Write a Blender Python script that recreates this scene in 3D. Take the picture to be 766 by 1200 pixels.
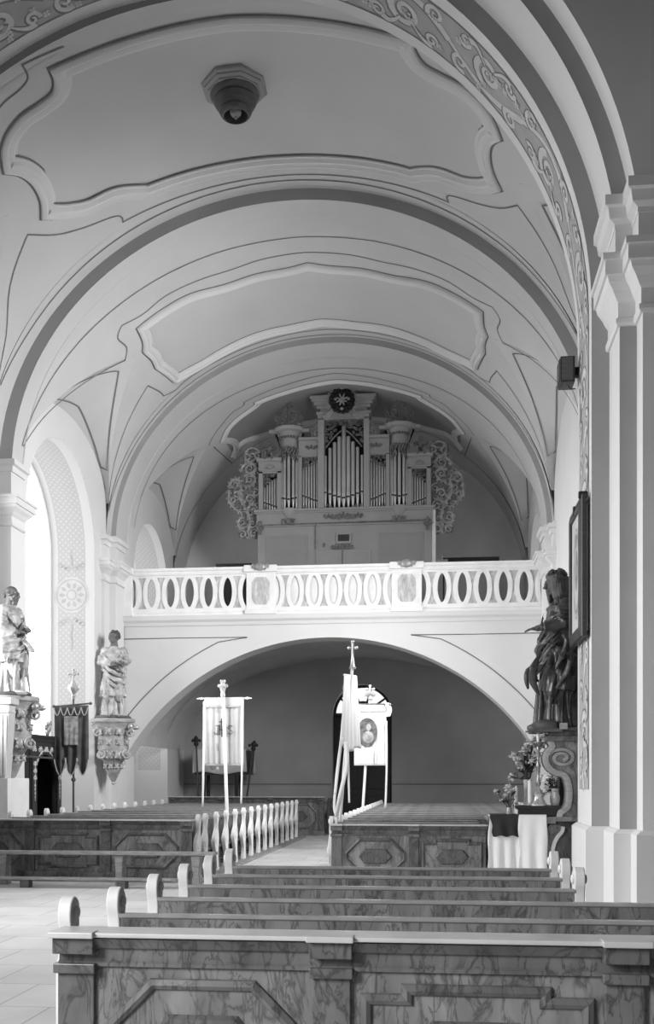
import bpy, bmesh, math, random
import numpy as np
from mathutils import Vector, Matrix
R = math.radians
scene = bpy.context.scene
for o in list(bpy.data.objects):
    bpy.data.objects.remove(o)
COL = scene.collection

WORLD_S = 0.05; CH_LEFT = 420; CH_NEAR = 260; NV_R1 = 560; NV_L1 = 200
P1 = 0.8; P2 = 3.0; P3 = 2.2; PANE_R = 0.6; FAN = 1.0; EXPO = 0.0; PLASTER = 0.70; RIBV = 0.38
def sill_of(bay, side): return 5.3 if side > 0 else 0.0

# ------------------------------------------------------------------ camera, world, lights, exposure
cam_d = bpy.data.cameras.new('camera')
cam = bpy.data.objects.new('camera', cam_d); COL.objects.link(cam)
cam.location = (0, 0, 1.65)
cam.rotation_euler = (R(90), 0, R(6.3))
cam_d.sensor_fit = 'HORIZONTAL'; cam_d.sensor_width = 36.0
cam_d.lens = 1214.0 / 766.0 * 36.0
cam_d.shift_y = (912 - 600) / 766.0
cam_d.clip_start = 0.05; cam_d.clip_end = 200
scene.camera = cam

world = bpy.data.worlds.new('sky'); scene.world = world; world.use_nodes = True
world.node_tree.nodes['Background'].inputs[0].default_value = (1, 1, 1, 1)
world.node_tree.nodes['Background'].inputs[1].default_value = WORLD_S

def area_light(name, loc, target, size_x, size_y, power, spread=180):
    d = bpy.data.lights.new(name, 'AREA'); d.shape = 'RECTANGLE'
    d.size = size_x; d.size_y = size_y; d.energy = power; d.spread = R(spread)
    o = bpy.data.objects.new(name, d); COL.objects.link(o); o.location = loc
    o.rotation_euler = (Vector(target) - Vector(loc)).to_track_quat('-Z', 'Y').to_euler()
    return o
# daylight of an unbuilt window left in the chancel, then an added near-pew fill
area_light('chancel_daylight_left', (-8.9, 11.7, 5.0), (2.0, 11.7, 2.2), 1.5, 5.2, CH_LEFT, 115)
area_light('chancel_fill_near', (-5.6, -1.2, 4.6), (-0.4, 5.4, 0.9), 2.4, 3.2, CH_NEAR, 100)
# daylight of the nave windows on the right wall, hidden behind the pier
area_light('nave_daylight_right', (2.70, 17.3, 7.1), (-8.0, 23.0, 4.5), 2.6, 3.4, NV_R1, 110)
area_light('nave_daylight_left', (-9.2, 17.25, 5.0), (2.0, 24.2, 3.8), 2.4, 4.4, NV_L1, 66)
PANE = {'bay1': P1, 'bay2': P2, 'bay3': P3}

vs = scene.view_settings
scene.display_settings.display_device = 'sRGB'
vs.view_transform = 'Standard'; vs.look = 'None'; vs.exposure = EXPO; vs.gamma = 1.0
vs.use_curve_mapping = False
scene.cycles.max_bounces = 8; scene.cycles.diffuse_bounces = 6; scene.cycles.glossy_bounces = 3

# ------------------------------------------------------------------ materials (greyscale photograph: neutral greys)
def newmat(name):
    m = bpy.data.materials.new(name); m.use_nodes = True
    nt = m.node_tree; b = nt.nodes['Principled BSDF']
    return m, nt, b
def g(v): return (v, v, v, 1)
def node(nt, t, **kw):
    n = nt.nodes.new(t)
    for k, v in kw.items(): setattr(n, k, v)
    return n
def ramp(nt, stops):
    r = nt.nodes.new('ShaderNodeValToRGB'); e = r.color_ramp.elements
    while len(e) < len(stops): e.new(0.5)
    for i, (p, v) in enumerate(stops): e[i].position = p; e[i].color = g(v)
    return r
def plain(name, v, rough=0.8, var=0.06, scale=3.0, metal=0.0, bump=0.0, bscale=40.0, spec=0.3):
    m, nt, b = newmat(name)
    tc = node(nt, 'ShaderNodeTexCoord')
    n = node(nt, 'ShaderNodeTexNoise'); n.inputs['Scale'].default_value = scale; n.inputs['Detail'].default_value = 5
    nt.links.new(tc.outputs['Object'], n.inputs['Vector'])
    r = ramp(nt, [(0.3, v * (1 - var)), (0.7, min(1, v * (1 + var)))])
    nt.links.new(n.outputs['Fac'], r.inputs[0]); nt.links.new(r.outputs[0], b.inputs['Base Color'])
    b.inputs['Roughness'].default_value = rough; b.inputs['Metallic'].default_value = metal
    b.inputs['Specular IOR Level'].default_value = spec
    if bump:
        n2 = node(nt, 'ShaderNodeTexNoise'); n2.inputs['Scale'].default_value = bscale; n2.inputs['Detail'].default_value = 4
        nt.links.new(tc.outputs['Object'], n2.inputs['Vector'])
        bp = node(nt, 'ShaderNodeBump'); bp.inputs['Strength'].default_value = bump; bp.inputs['Distance'].default_value = 0.02
        nt.links.new(n2.outputs['Fac'], bp.inputs['Height']); nt.links.new(bp.outputs[0], b.inputs['Normal'])
    return m
def marble(name, base, dark, scale=1.6, rough=0.35, rot=0.6, amount=0.75):
    m, nt, b = newmat(name)
    tc = node(nt, 'ShaderNodeTexCoord'); mp = node(nt, 'ShaderNodeMapping')
    mp.inputs['Rotation'].default_value = (0.2, rot, 0.35); mp.inputs['Scale'].default_value = (scale * 1.9, scale * 1.4, scale * 0.62)
    oi = node(nt, 'ShaderNodeObjectInfo')
    va = node(nt, 'ShaderNodeVectorMath', operation='SCALE'); va.inputs['Scale'].default_value = 13.0
    cx = node(nt, 'ShaderNodeCombineXYZ')
    for i in range(3): nt.links.new(oi.outputs['Random'], cx.inputs[i])
    nt.links.new(cx.outputs[0], va.inputs[0])
    ad = node(nt, 'ShaderNodeVectorMath', operation='ADD')
    nt.links.new(tc.outputs['Object'], mp.inputs['Vector'])
    nt.links.new(mp.outputs[0], ad.inputs[0]); nt.links.new(va.outputs[0], ad.inputs[1])
    n = node(nt, 'ShaderNodeTexNoise'); n.inputs['Scale'].default_value = 1.6; n.inputs['Detail'].default_value = 8
    n.inputs['Distortion'].default_value = 0.8
    nt.links.new(ad.outputs[0], n.inputs['Vector'])
    r1 = ramp(nt, [(0.28, base * 0.62), (0.5, base), (0.74, min(1, base * 1.45))]); nt.links.new(n.outputs['Fac'], r1.inputs[0])
    def veins(sc, dist, width):
        v = node(nt, 'ShaderNodeTexNoise'); v.inputs['Scale'].default_value = sc; v.inputs['Detail'].default_value = 5
        v.inputs['Distortion'].default_value = dist; v.inputs['Roughness'].default_value = 0.55
        nt.links.new(ad.outputs[0], v.inputs['Vector'])
        a = node(nt, 'ShaderNodeMath', operation='SUBTRACT'); nt.links.new(v.outputs['Fac'], a.inputs[0]); a.inputs[1].default_value = 0.5
        c = node(nt, 'ShaderNodeMath', operation='ABSOLUTE'); nt.links.new(a.outputs[0], c.inputs[0])
        r = ramp(nt, [(0.0, amount), (width * 0.4, amount * 0.5), (width, 0.0)]); nt.links.new(c.outputs[0], r.inputs[0])
        return r.outputs[0]
    v1, v2 = veins(1.0, 1.2, 0.030), veins(2.3, 0.6, 0.022)
    r2 = node(nt, 'ShaderNodeMath', operation='MAXIMUM'); nt.links.new(v1, r2.inputs[0]); nt.links.new(v2, r2.inputs[1])
    mx = node(nt, 'ShaderNodeMixRGB'); nt.links.new(r2.outputs[0], mx.inputs[0]); nt.links.new(r1.outputs[0], mx.inputs[1])
    mx.inputs[2].default_value = g(dark)
    nt.links.new(mx.outputs[0], b.inputs['Base Color']); b.inputs['Roughness'].default_value = rough
    return m
def wood(name, v, rough=0.5):
    m, nt, b = newmat(name)
    tc = node(nt, 'ShaderNodeTexCoord'); mp = node(nt, 'ShaderNodeMapping'); mp.inputs['Scale'].default_value = (2, 2, 14)
    nt.links.new(tc.outputs['Object'], mp.inputs['Vector'])
    n = node(nt, 'ShaderNodeTexNoise'); n.inputs['Scale'].default_value = 3; n.inputs['Detail'].default_value = 6
    nt.links.new(mp.outputs[0], n.inputs['Vector'])
    r = ramp(nt, [(0.3, v * 0.7), (0.7, v * 1.25)]); nt.links.new(n.outputs['Fac'], r.inputs[0])
    nt.links.new(r.outputs[0], b.inputs['Base Color']); b.inputs['Roughness'].default_value = rough
    return m
def emit(name, s):
    m = bpy.data.materials.new(name); m.use_nodes = True; nt = m.node_tree; nt.nodes.clear()
    e = nt.nodes.new('ShaderNodeEmission'); e.inputs[0].default_value = (1, 1, 1, 1); e.inputs[1].default_value = s
    o = nt.nodes.new('ShaderNodeOutputMaterial'); nt.links.new(e.outputs[0], o.inputs[0])
    return m
def stone_floor():
    m, nt, b = newmat('stone_floor')
    tc = node(nt, 'ShaderNodeTexCoord'); mp = node(nt, 'ShaderNodeMapping')
    mp.inputs['Rotation'].default_value = (0, 0, 0.0)
    nt.links.new(tc.outputs['Object'], mp.inputs['Vector'])
    br = node(nt, 'ShaderNodeTexBrick'); br.offset = 0.5
    br.inputs['Color1'].default_value = g(0.72); br.inputs['Color2'].default_value = g(0.80); br.inputs['Mortar'].default_value = g(0.42)
    br.inputs['Scale'].default_value = 1.0; br.inputs['Mortar Size'].default_value = 0.006
    br.inputs['Brick Width'].default_value = 0.8; br.inputs['Row Height'].default_value = 0.8
    nt.links.new(mp.outputs[0], br.inputs['Vector'])
    n = node(nt, 'ShaderNodeTexNoise'); n.inputs['Scale'].default_value = 1.3; n.inputs['Detail'].default_value = 6
    nt.links.new(tc.outputs['Object'], n.inputs['Vector'])
    r = ramp(nt, [(0.3, 0.8), (0.75, 1.0)]); nt.links.new(n.outputs['Fac'], r.inputs[0])
    mx = node(nt, 'ShaderNodeMixRGB', blend_type='MULTIPLY'); mx.inputs[0].default_value = 1
    nt.links.new(br.outputs['Color'], mx.inputs[1]); nt.links.new(r.outputs[0], mx.inputs[2])
    nt.links.new(mx.outputs[0], b.inputs['Base Color']); b.inputs['Roughness'].default_value = 0.55
    return m
def dotted():
    # painted window reveal: plain borders and a field of small light diamonds; UV in metres (depth, length along the arch)
    m, nt, b = newmat('dotted_reveal')
    uv = node(nt, 'ShaderNodeUVMap'); sp = node(nt, 'ShaderNodeSeparateXYZ'); nt.links.new(uv.outputs[0], sp.inputs[0])
    def mth(op, a, c):
        n = node(nt, 'ShaderNodeMath', operation=op)
        for i, v in enumerate((a, c)):
            if isinstance(v, (int, float)): n.inputs[i].default_value = v
            else: nt.links.new(v, n.inputs[i])
        return n.outputs[0]
    u, v = sp.outputs[0], sp.outputs[1]
    def cell(a): return mth('ABSOLUTE', mth('SUBTRACT', mth('FRACT', a, 0), 0.5), 0)
    p, q = mth('MULTIPLY', mth('ADD', u, v), 7.0), mth('MULTIPLY', mth('SUBTRACT', u, v), 7.0)
    d = mth('MAXIMUM', cell(p), cell(q))
    dot = mth('LESS_THAN', d, 0.24)
    tc = node(nt, 'ShaderNodeTexCoord'); sz = node(nt, 'ShaderNodeSeparateXYZ'); nt.links.new(tc.outputs['Object'], sz.inputs[0])
    inside = mth('MULTIPLY', mth('MULTIPLY', mth('GREATER_THAN', u, 0.22), mth('LESS_THAN', u, 0.92)), mth('GREATER_THAN', sz.outputs[2], 1.9))
    mx1 = node(nt, 'ShaderNodeMixRGB'); nt.links.new(dot, mx1.inputs[0]); mx1.inputs[1].default_value = g(0.39); mx1.inputs[2].default_value = g(0.46)
    mx2 = node(nt, 'ShaderNodeMixRGB'); nt.links.new(inside, mx2.inputs[0]); mx2.inputs[1].default_value = g(0.52); nt.links.new(mx1.outputs[0], mx2.inputs[2])
    nt.links.new(mx2.outputs[0], b.inputs['Base Color']); b.inputs['Roughness'].default_value = 0.9
    return m

M = dict(
    plaster=plain('plaster', PLASTER, 0.9, 0.035, 0.7, bump=0.05, bscale=25, spec=0.1),
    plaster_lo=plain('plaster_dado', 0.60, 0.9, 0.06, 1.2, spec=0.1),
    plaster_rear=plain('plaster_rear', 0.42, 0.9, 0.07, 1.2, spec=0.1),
    pierface=plain('pier_face_grey', 0.36, 0.9, 0.06, 0.9, spec=0.1), chancel=plain('chancel_wall_paint', 0.74, 0.9, 0.05, 0.8, spec=0.1),  # pierface: darker grey for the arch's camera-facing faces
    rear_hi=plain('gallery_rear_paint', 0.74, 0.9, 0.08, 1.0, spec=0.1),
    rib=plain('rib_grey', RIBV, 0.9, 0.05, 0.8, spec=0.1),  # darker grey for the rib steps and the vent rim
    field=plain('cartouche_field', 0.30, 0.9, 0.08, 0.8, spec=0.1),
    line=plain('painted_line', 0.20, 0.9, 0.1, 4, spec=0.1),
    ground=plain('frieze_ground', 0.40, 0.9, 0.08, 3, spec=0.1),
    scroll=plain('frieze_scroll', 0.60, 0.9, 0.08, 5, spec=0.1),
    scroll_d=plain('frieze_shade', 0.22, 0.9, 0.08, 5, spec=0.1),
    rosette=plain('rosette_ground_paint', 0.47, 0.9, 0.06, 5, spec=0.1),
    pale=plain('pale_ornament_paint', 0.37, 0.9, 0.06, 5, spec=0.1),
    white=plain('white_paint', 0.82, 0.5, 0.05, 4, bump=0.05),
    organ=plain('organ_case_paint', 0.34, 0.55, 0.06, 1.5),
    organ_d=plain('organ_panel_paint', 0.30, 0.55, 0.06, 1.5),
    pipe=plain('tin_pipe', 0.60, 0.35, 0.08, 2, metal=0.55),
    pipe_mouth=plain('pipe_mouth', 0.75, 0.4, 0.05, 2, metal=0.3),
    gilt=plain('gilded_carving', 0.34, 0.42, 0.3, 9, metal=0.45, bump=0.3, bscale=20),
    gilt_d=plain('dull_gilding', 0.19, 0.5, 0.35, 8, metal=0.25, bump=0.3, bscale=20),
    gold=plain('statue_gilding', 0.40, 0.48, 0.3, 7, metal=0.2, bump=0.12, bscale=12),
    skin=plain('statue_flesh', 0.14, 0.7, 0.15, 8),
    gold_d=plain('statue_gilding_shaded', 0.085, 0.34, 0.35, 7, metal=0.45, bump=0.12, bscale=12),  # gilding darkened: the right saint's shade is put into the colour
    hair=plain('statue_hair', 0.07, 0.55, 0.3, 14),
    black=plain('black', 0.012, 0.6, 0.2, 4),
    dark=wood('dark_wood', 0.035), darker=wood('black_wood', 0.014),
    brown=wood('brown_wood', 0.10), grey_wood=wood('worn_bench_wood', 0.30),
    pew=marble('marbled_paint', 0.20, 0.04, 1.9, rough=0.3), pew_d=marble('marbled_paint_dark', 0.135, 0.03, 1.8, rough=0.3, rot=-0.5),
    ledge=plain('lit_ledge', 0.56, 0.3, 0.08, 5, spec=0.5), vault=plain('vault_plaster', 0.59, 0.9, 0.035, 0.7, bump=0.05, bscale=25, spec=0.1),  # ledge: base colour lightened to carry the light falling on its top
    rail=plain('polished_lit_rail', 0.33, 0.22, 0.15, 6, spec=0.5),  # polished, with light on the rail tops also put into the base colour
    pew_l=marble('marbled_paint_light', 0.225, 0.05, scale=1.7, rot=0.9, amount=0.75, rough=0.35),
    infill=marble('marbled_infill', 0.52, 0.30, scale=4, rough=0.6, amount=0.4),
    altar=marble('altar_marbling', 0.24, 0.05, scale=2.2),
    cloth=plain('white_cloth', 0.84, 0.9, 0.03, 4), linen=plain('ivory_cloth', 0.54, 0.9, 0.05, 5),
    fringe=plain('cloth_border', 0.45, 0.9, 0.1, 12),
    velvet=plain('dark_velvet', 0.035, 0.95, 0.2, 6), velvet_l=plain('grey_velvet', 0.10, 0.95, 0.25, 6),
    picture=plain('banner_picture', 0.36, 0.7, 0.45, 9), picture_d=plain('banner_medallion', 0.13, 0.7, 0.55, 14),
    paper=plain('picture_paper', 0.55, 0.6, 0.1, 3), inkm=plain('ink', 0.30, 0.7, 0.2, 10),
    leaf=plain('leaves', 0.06, 0.6, 0.3, 14), petal=plain('petals', 0.45, 0.8, 0.3, 18), petal_w=plain('white_petals', 0.75, 0.8, 0.2, 18),
    vase=plain('glass_vase', 0.42, 0.12, 0.2, 6, spec=0.6), candle=plain('wax', 0.75, 0.5, 0.05, 4),
    brass=plain('brass', 0.30, 0.3, 0.2, 8, metal=0.7), silver=plain('silvered_metal', 0.62, 0.3, 0.2, 8, metal=0.6),
    floor=stone_floor(), dotted=dotted(), pew_end=plain('white_pew_end_paint', 0.80, 0.5, 0.06, 9, bump=0.05),
)

# ------------------------------------------------------------------ mesh builder
class MB:
    def __init__(s): s.v = []; s.f = []; s.m = []; s.uv = None
    def add(s, vs_, fs, mi=0):
        o = len(s.v); s.v += [tuple(p) for p in vs_]; s.f += [tuple(i + o for i in f) for f in fs]; s.m += [mi] * len(fs)
        return s
    def box(s, x0, x1, y0, y1, z0, z1, mi=0):
        return s.add([(x0,y0,z0),(x1,y0,z0),(x1,y1,z0),(x0,y1,z0),(x0,y0,z1),(x1,y0,z1),(x1,y1,z1),(x0,y1,z1)],
              [(0,3,2,1),(4,5,6,7),(0,1,5,4),(1,2,6,5),(2,3,7,6),(3,0,4,7)], mi)
    def prism(s, poly, fn, a, b, mi=0):
        # poly: 2D outline; fn(u, v, w) -> 3D; extruded from w=a to w=b
        n = len(poly)
        vs_ = [fn(u, v, a) for u, v in poly] + [fn(u, v, b) for u, v in poly]
        fs = [tuple(range(n))[::-1], tuple(range(n, 2 * n))] + [(i, (i + 1) % n, n + (i + 1) % n, n + i) for i in range(n)]
        return s.add(vs_, fs, mi)
    def lathe(s, prof, c=(0, 0, 0), n=24, a0=0.0, a1=2 * math.pi, sx=1.0, sy=1.0, mi=0, cap=True):
        full = abs(a1 - a0 - 2 * math.pi) < 1e-6; k = n if full else n + 1
        vs_ = []; fs = []
        for r, z in prof:
            for i in range(k):
                a = a0 + (a1 - a0) * i / n
                vs_.append((c[0] + r * sx * math.cos(a), c[1] + r * sy * math.sin(a), c[2] + z))
        for j in range(len(prof) - 1):
            for i in range(n):
                i2 = (i + 1) % k
                fs.append((j * k + i, j * k + i2, (j + 1) * k + i2, (j + 1) * k + i))
        if cap and full:
            fs.append(tuple(range(k))[::-1]); fs.append(tuple(range((len(prof) - 1) * k, len(prof) * k)))
        elif cap:
            fs.append(tuple(j * k for j in range(len(prof)))); fs.append(tuple(j * k + n for j in range(len(prof)))[::-1])
            fs.append(tuple(range(k))[::-1]); fs.append(tuple(range((len(prof) - 1) * k, len(prof) * k)))
        return s.add(vs_, fs, mi)
    def tube(s, pts, rad, n=8, mi=0, flat=1.0, up=None, cap=True):
        pts = [Vector(p) for p in pts]; L = len(pts)
        if not hasattr(rad, '__len__'): rad = [rad] * L
        vs_ = []; fs = []; prev = None
        for i, p in enumerate(pts):
            t = (pts[min(i + 1, L - 1)] - pts[max(i - 1, 0)])
            t = t.normalized() if t.length > 1e-9 else Vector((0, 0, 1))
            if up is not None: ref = Vector(up)
            elif prev is not None: ref = prev
            else: ref = Vector((0, 0, 1)) if abs(t.z) < 0.9 else Vector((0, 1, 0))
            x = ref - t * ref.dot(t)
            if x.length < 1e-6: x = t.orthogonal()
            x.normalize(); prev = x; y = t.cross(x)
            for k in range(n):
                a = 2 * math.pi * k / n
                vs_.append(p + x * (math.cos(a) * rad[i] * flat) + y * (math.sin(a) * rad[i]))
        for i in range(L - 1):
            for k in range(n):
                k2 = (k + 1) % n
                fs.append((i * n + k, i * n + k2, (i + 1) * n + k2, (i + 1) * n + k))
        if cap: fs.append(tuple(range(n))[::-1]); fs.append(tuple(range((L - 1) * n, L * n)))
        return s.add(vs_, fs, mi)
    def ell(s, c, r, n=12, m=8, rot=None, mi=0):
        if not hasattr(r, '__len__'): r = (r, r, r)
        vs_ = []; fs = []
        mat = rot if rot is not None else Matrix.Identity(3)
        cv = Vector(c)
        for j in range(1, m):
            th = math.pi * j / m
            for i in range(n):
                a = 2 * math.pi * i / n
                vs_.append(cv + mat @ Vector((r[0] * math.sin(th) * math.cos(a), r[1] * math.sin(th) * math.sin(a), r[2] * math.cos(th))))
        t = len(vs_); vs_.append(cv + mat @ Vector((0, 0, r[2]))); vs_.append(cv + mat @ Vector((0, 0, -r[2])))
        for i in range(n):
            i2 = (i + 1) % n
            fs.append((t, i, i2)); fs.append((t + 1, (m - 2) * n + i2, (m - 2) * n + i))
            for j in range(m - 2): fs.append((j * n + i, (j + 1) * n + i, (j + 1) * n + i2, j * n + i2))
        return s.add(vs_, fs, mi)
    def sweep(s, pts, nors, prof, closed=False, mi=0):
        # profile (lateral, height): lateral along N x T, height along N
        P = [Vector(p) for p in pts]; N = [Vector(n).normalized() for n in nors]; L = len(P); k = len(prof)
        vs_ = []
        for i in range(L):
            a = P[i] - P[i - 1] if (i > 0 or closed) else P[1] - P[0]
            b = P[(i + 1) % L] - P[i] if (i < L - 1 or closed) else P[-1] - P[-2]
            a.normalize(); b.normalize()
            la = N[i].cross(a).normalized(); lb = N[i].cross(b).normalized()
            l = la + lb
            if l.length < 0.2: l = la.copy()
            l.normalize(); sc = 1.0 / max(0.45, l.dot(la))
            for u, h in prof: vs_.append(P[i] + l * (u * sc) + N[i] * h)
        fs = []
        for i in range(L if closed else L - 1):
            j = (i + 1) % L
            for q in range(k - 1): fs.append((i * k + q, j * k + q, j * k + q + 1, i * k + q + 1))
        if not closed:
            fs.append(tuple(range(k))); fs.append(tuple(range((L - 1) * k, L * k))[::-1])
        return s.add(vs_, fs, mi)
    def grid(s, rows, mi=0, uvs=None):
        n = len(rows[0]); vs_ = [p for r in rows for p in r]
        fs = [(i * n + j, i * n + j + 1, (i + 1) * n + j + 1, (i + 1) * n + j) for i in range(len(rows) - 1) for j in range(n - 1)]
        if uvs is not None:
            if s.uv is None: s.uv = [(0, 0)] * len(s.v)
            s.uv += [q for r in uvs for q in r]
        return s.add(vs_, fs, mi)
    def plan(s, path, prof, mi=0):
        # moulding along a plan path (x, y); profile (outwards to the right of travel, z)
        n = len(path); k = len(prof); vs_ = []
        for i in range(n):
            p = Vector(path[i])
            a = (Vector(path[i]) - Vector(path[i - 1])).normalized() if i else None
            b = (Vector(path[i + 1]) - Vector(path[i])).normalized() if i < n - 1 else None
            if a is None: a = b
            if b is None: b = a
            na = Vector((a.y, -a.x)); nb = Vector((b.y, -b.x)); m = (na + nb)
            m = m / max(1e-6, m.dot(na)) if m.length > 1e-6 else na
            for o_, z in prof: vs_.append((p.x + m.x * o_, p.y + m.y * o_, z))
        fs = [(i * k + q, (i + 1) * k + q, (i + 1) * k + q + 1, i * k + q + 1) for i in range(n - 1) for q in range(k - 1)]
        fs.append(tuple(range(k))); fs.append(tuple(range((n - 1) * k, n * k))[::-1])
        return s.add(vs_, fs, mi)
    def merge(s, o, fn=None):
        return s.add([fn(p) if fn else p for p in o.v], o.f, 0)
    def build(s, name, mats, parent=None, smooth=None, bevel=0, fix=True):
        me = bpy.data.meshes.new(name); me.from_pydata([tuple(p) for p in s.v], [], s.f)
        if not isinstance(mats, (list, tuple)): mats = [mats]
        for m in mats: me.materials.append(m)
        if len(mats) > 1: me.polygons.foreach_set('material_index', s.m)
        if s.uv is not None:
            ul = me.uv_layers.new(name='UVMap')
            for lp in me.loops: ul.data[lp.index].uv = s.uv[lp.vertex_index]
        if fix:
            bm = bmesh.new(); bm.from_mesh(me); bmesh.ops.recalc_face_normals(bm, faces=bm.faces[:]); bm.to_mesh(me); bm.free()
        if smooth:
            me.polygons.foreach_set('use_smooth', [True] * len(me.polygons)); me.set_sharp_from_angle(angle=R(smooth))
        o = bpy.data.objects.new(name, me); COL.objects.link(o)
        if parent is not None: o.parent = parent
        if bevel:
            b = o.modifiers.new('bevel', 'BEVEL'); b.width = bevel; b.segments = 2; b.limit_method = 'ANGLE'; b.angle_limit = R(40)
        return o
def tag(o, label, cat, group=None, kind=None):
    o['label'] = label; o['category'] = cat
    if group: o['group'] = group
    if kind: o['kind'] = kind
    return o
def thing(name, label, cat, loc=(0, 0, 0), rz=0.0, group=None):
    o = bpy.data.objects.new(name, None); COL.objects.link(o); o.location = loc; o.rotation_euler = (0, 0, rz)
    return tag(o, label, cat, group)
def struct(mb, name, mats, **kw):
    o = mb.build(name, mats, **kw); o['kind'] = 'structure'; return o
def copy_tree(o, parent=None):
    c = o.copy(); COL.objects.link(c)
    if parent is not None: c.parent = parent
    for ch in list(o.children): copy_tree(ch, c)
    return c
def smooth_path(pts, n=6, closed=False):
    P = [Vector(p) for p in pts]; L = len(P); out = []
    for i in range(L if closed else L - 1):
        p0 = P[(i - 1) % L] if (closed or i > 0) else P[0]; p1 = P[i]; p2 = P[(i + 1) % L]
        p3 = P[(i + 2) % L] if (closed or i + 2 < L) else P[-1]
        for k in range(n):
            t = k / n
            out.append(0.5 * ((2 * p1) + (p2 - p0) * t + (2 * p0 - 5 * p1 + 4 * p2 - p3) * t * t + (3 * p1 - p0 - 3 * p2 + p3) * t ** 3))
    if not closed: out.append(P[-1])
    return out
def lerp(a, b, t): return a + (b - a) * t
def interp(x, xs, ys):
    return float(np.interp(x, xs, ys))

# ------------------------------------------------------------------ the setting
XC = -2.87
Z0 = 7.75
BAY = {1: (15.05, 19.7), 2: (19.7, 25.9), 3: (25.9, 33.0)}
def ell_of(bay, Y):
    if bay == 1:
        t = min(max((Y - 15.05) / 5.0, 0), 1); return (-3.25 + 0.38 * t, 6.05 - 0.25 * t, 5.5 - 0.3 * t)
    if bay == 2: return (XC, 5.58, 5.0)
    return (XC, 5.45, 4.85)
def S(bay, al, Y, off=0.0):
    xc, a, b = ell_of(bay, Y); c, s_ = math.cos(R(al)), math.sin(R(al))
    p = Vector((xc + a * c, Y, Z0 + b * s_))
    if off: p += SN(bay, al, Y) * off
    return p
def SN(bay, al, Y):
    xc, a, b = ell_of(bay, Y)
    return -Vector((math.cos(R(al)) / a, 0, math.sin(R(al)) / b)).normalized()
LUN = {1: (17.25, 2.0, 137.0, 170.0), 2: (22.85, 2.65, 136.0, 170.0), 3: (29.2, 2.4, 134.0, 170.0)}   # centre, half width, vertex, foot
NICHE = {1: (17.25, 1.7, 7.2), 2: (22.5, 2.1, 7.1), 3: (29.2, 1.75, 7.2)}                              # centre, radius, spring
WALLX = {(1, -1): -8.92, (1, 1): 2.85, (2, -1): -8.45, (2, 1): 2.71, (3, -1): -8.32, (3, 1): 2.58}
def groin(bay, t):
    yc, hw, v, f = LUN[bay]
    return v + (f - v) * abs(t) ** 1.12, yc + hw * t
def wall_arch(bay, t):
    yc, hw, v, f = LUN[bay]; z = S(bay, f, yc).z
    return yc + hw * t, z + (9.95 - z) * math.sqrt(max(0, 1 - t * t))
def lun_pt(bay, side, t, w, off=0.0):
    al, Y = groin(bay, t); p = S(bay, al, Y); q = wall_arch(bay, t)
    wx = WALLX[(bay, -1)]
    a = Vector((p.x, p.y, p.z)); b = Vector((wx, q[0], q[1])); r = a.lerp(b, w)
    if off: r.z -= off * 0.7; r.x += off * 0.7
    if side > 0:
        xc = ell_of(bay, r.y)[0]
        wr = WALLX[(bay, 1)]
        r.x = 2 * xc - r.x
        if w > 0.999: r.x = wr
    return r

fl = MB(); fl.box(-14, 8, -6, 34.2, -0.3, 0)
struct(fl, 'floor', M['floor'])

for bay, (y0, y1) in BAY.items():
    yc, hw, v, f = LUN[bay]
    ys = sorted(set([y0 + (y1 - y0) * i / 26 for i in range(27)] + [yc + hw * k / 16 for k in range(-16, 17)] + [yc - hw - 0.001, yc + hw + 0.001]))
    ys = [y for y in ys if y0 <= y <= y1]
    mb = MB(); rows = []
    for Y in ys:
        t = (Y - yc) / hw
        lim = groin(bay, t)[0] if abs(t) <= 1 else 180.0
        rows.append([S(bay, 180 - lim + (2 * lim - 180) * i / 72, Y) for i in range(73)])
    mb.grid(rows)
    for side in (-1, 1):
        mb.grid([[lun_pt(bay, side, -1 + 2 * i / 40, j / 6) for j in range(7)] for i in range(41)])
    struct(mb, 'ceiling', M['vault'], smooth=35)

# walls, niches and windows
for side, sn in ((-1, 'left'), (1, 'right')):
    mb = MB()
    for bay, (y0, y1) in BAY.items():
        wx = WALLX[(bay, side)]; yc, hw, v, f = LUN[bay]; nc, nr, nz = NICHE[bay]
        ys = sorted(set([y0, y1, yc - hw, yc + hw] + [nc + nr * math.sin(R(a)) for a in range(-90, 91, 5)] + [yc + hw * math.sin(R(a)) for a in range(-90, 91, 6)]))
        ys = [y for y in ys if y0 <= y <= y1]
        top = lambda Y: wall_arch(bay, (Y - yc) / hw)[1] if abs(Y - yc) < hw - 1e-6 else 7.75
        low = lambda Y: nz + math.sqrt(max(0, nr * nr - (Y - nc) ** 2))
        for a, b in zip(ys[:-1], ys[1:]):
            m_ = (a + b) / 2
            ta, tb = (top(a), top(b)) if abs(m_ - yc) < hw else (7.8, 7.8)
            if abs(m_ - yc) < hw:
                zf = S(bay, f, yc).z; ta, tb = max(ta, zf), max(tb, zf)
            la, lb = (low(a), low(b)) if abs(m_ - nc) < nr and (bay, side) != (2, 1) else (0, 0)
            mb.add([(wx, a, la), (wx, b, lb), (wx, b, tb), (wx, a, ta)], [(0, 1, 2, 3)])
            if sill_of(bay, side) and abs(m_ - nc) < nr and (bay, side) != (2, 1):
                zs = sill_of(bay, side)
                mb.add([(wx, a, 0), (wx, b, 0), (wx, b, zs), (wx, a, zs)], [(0, 1, 2, 3)])
        # camera-facing step into the next bay
    struct(mb, 'wall_' + sn, M['plaster'])
wn = 0
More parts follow.
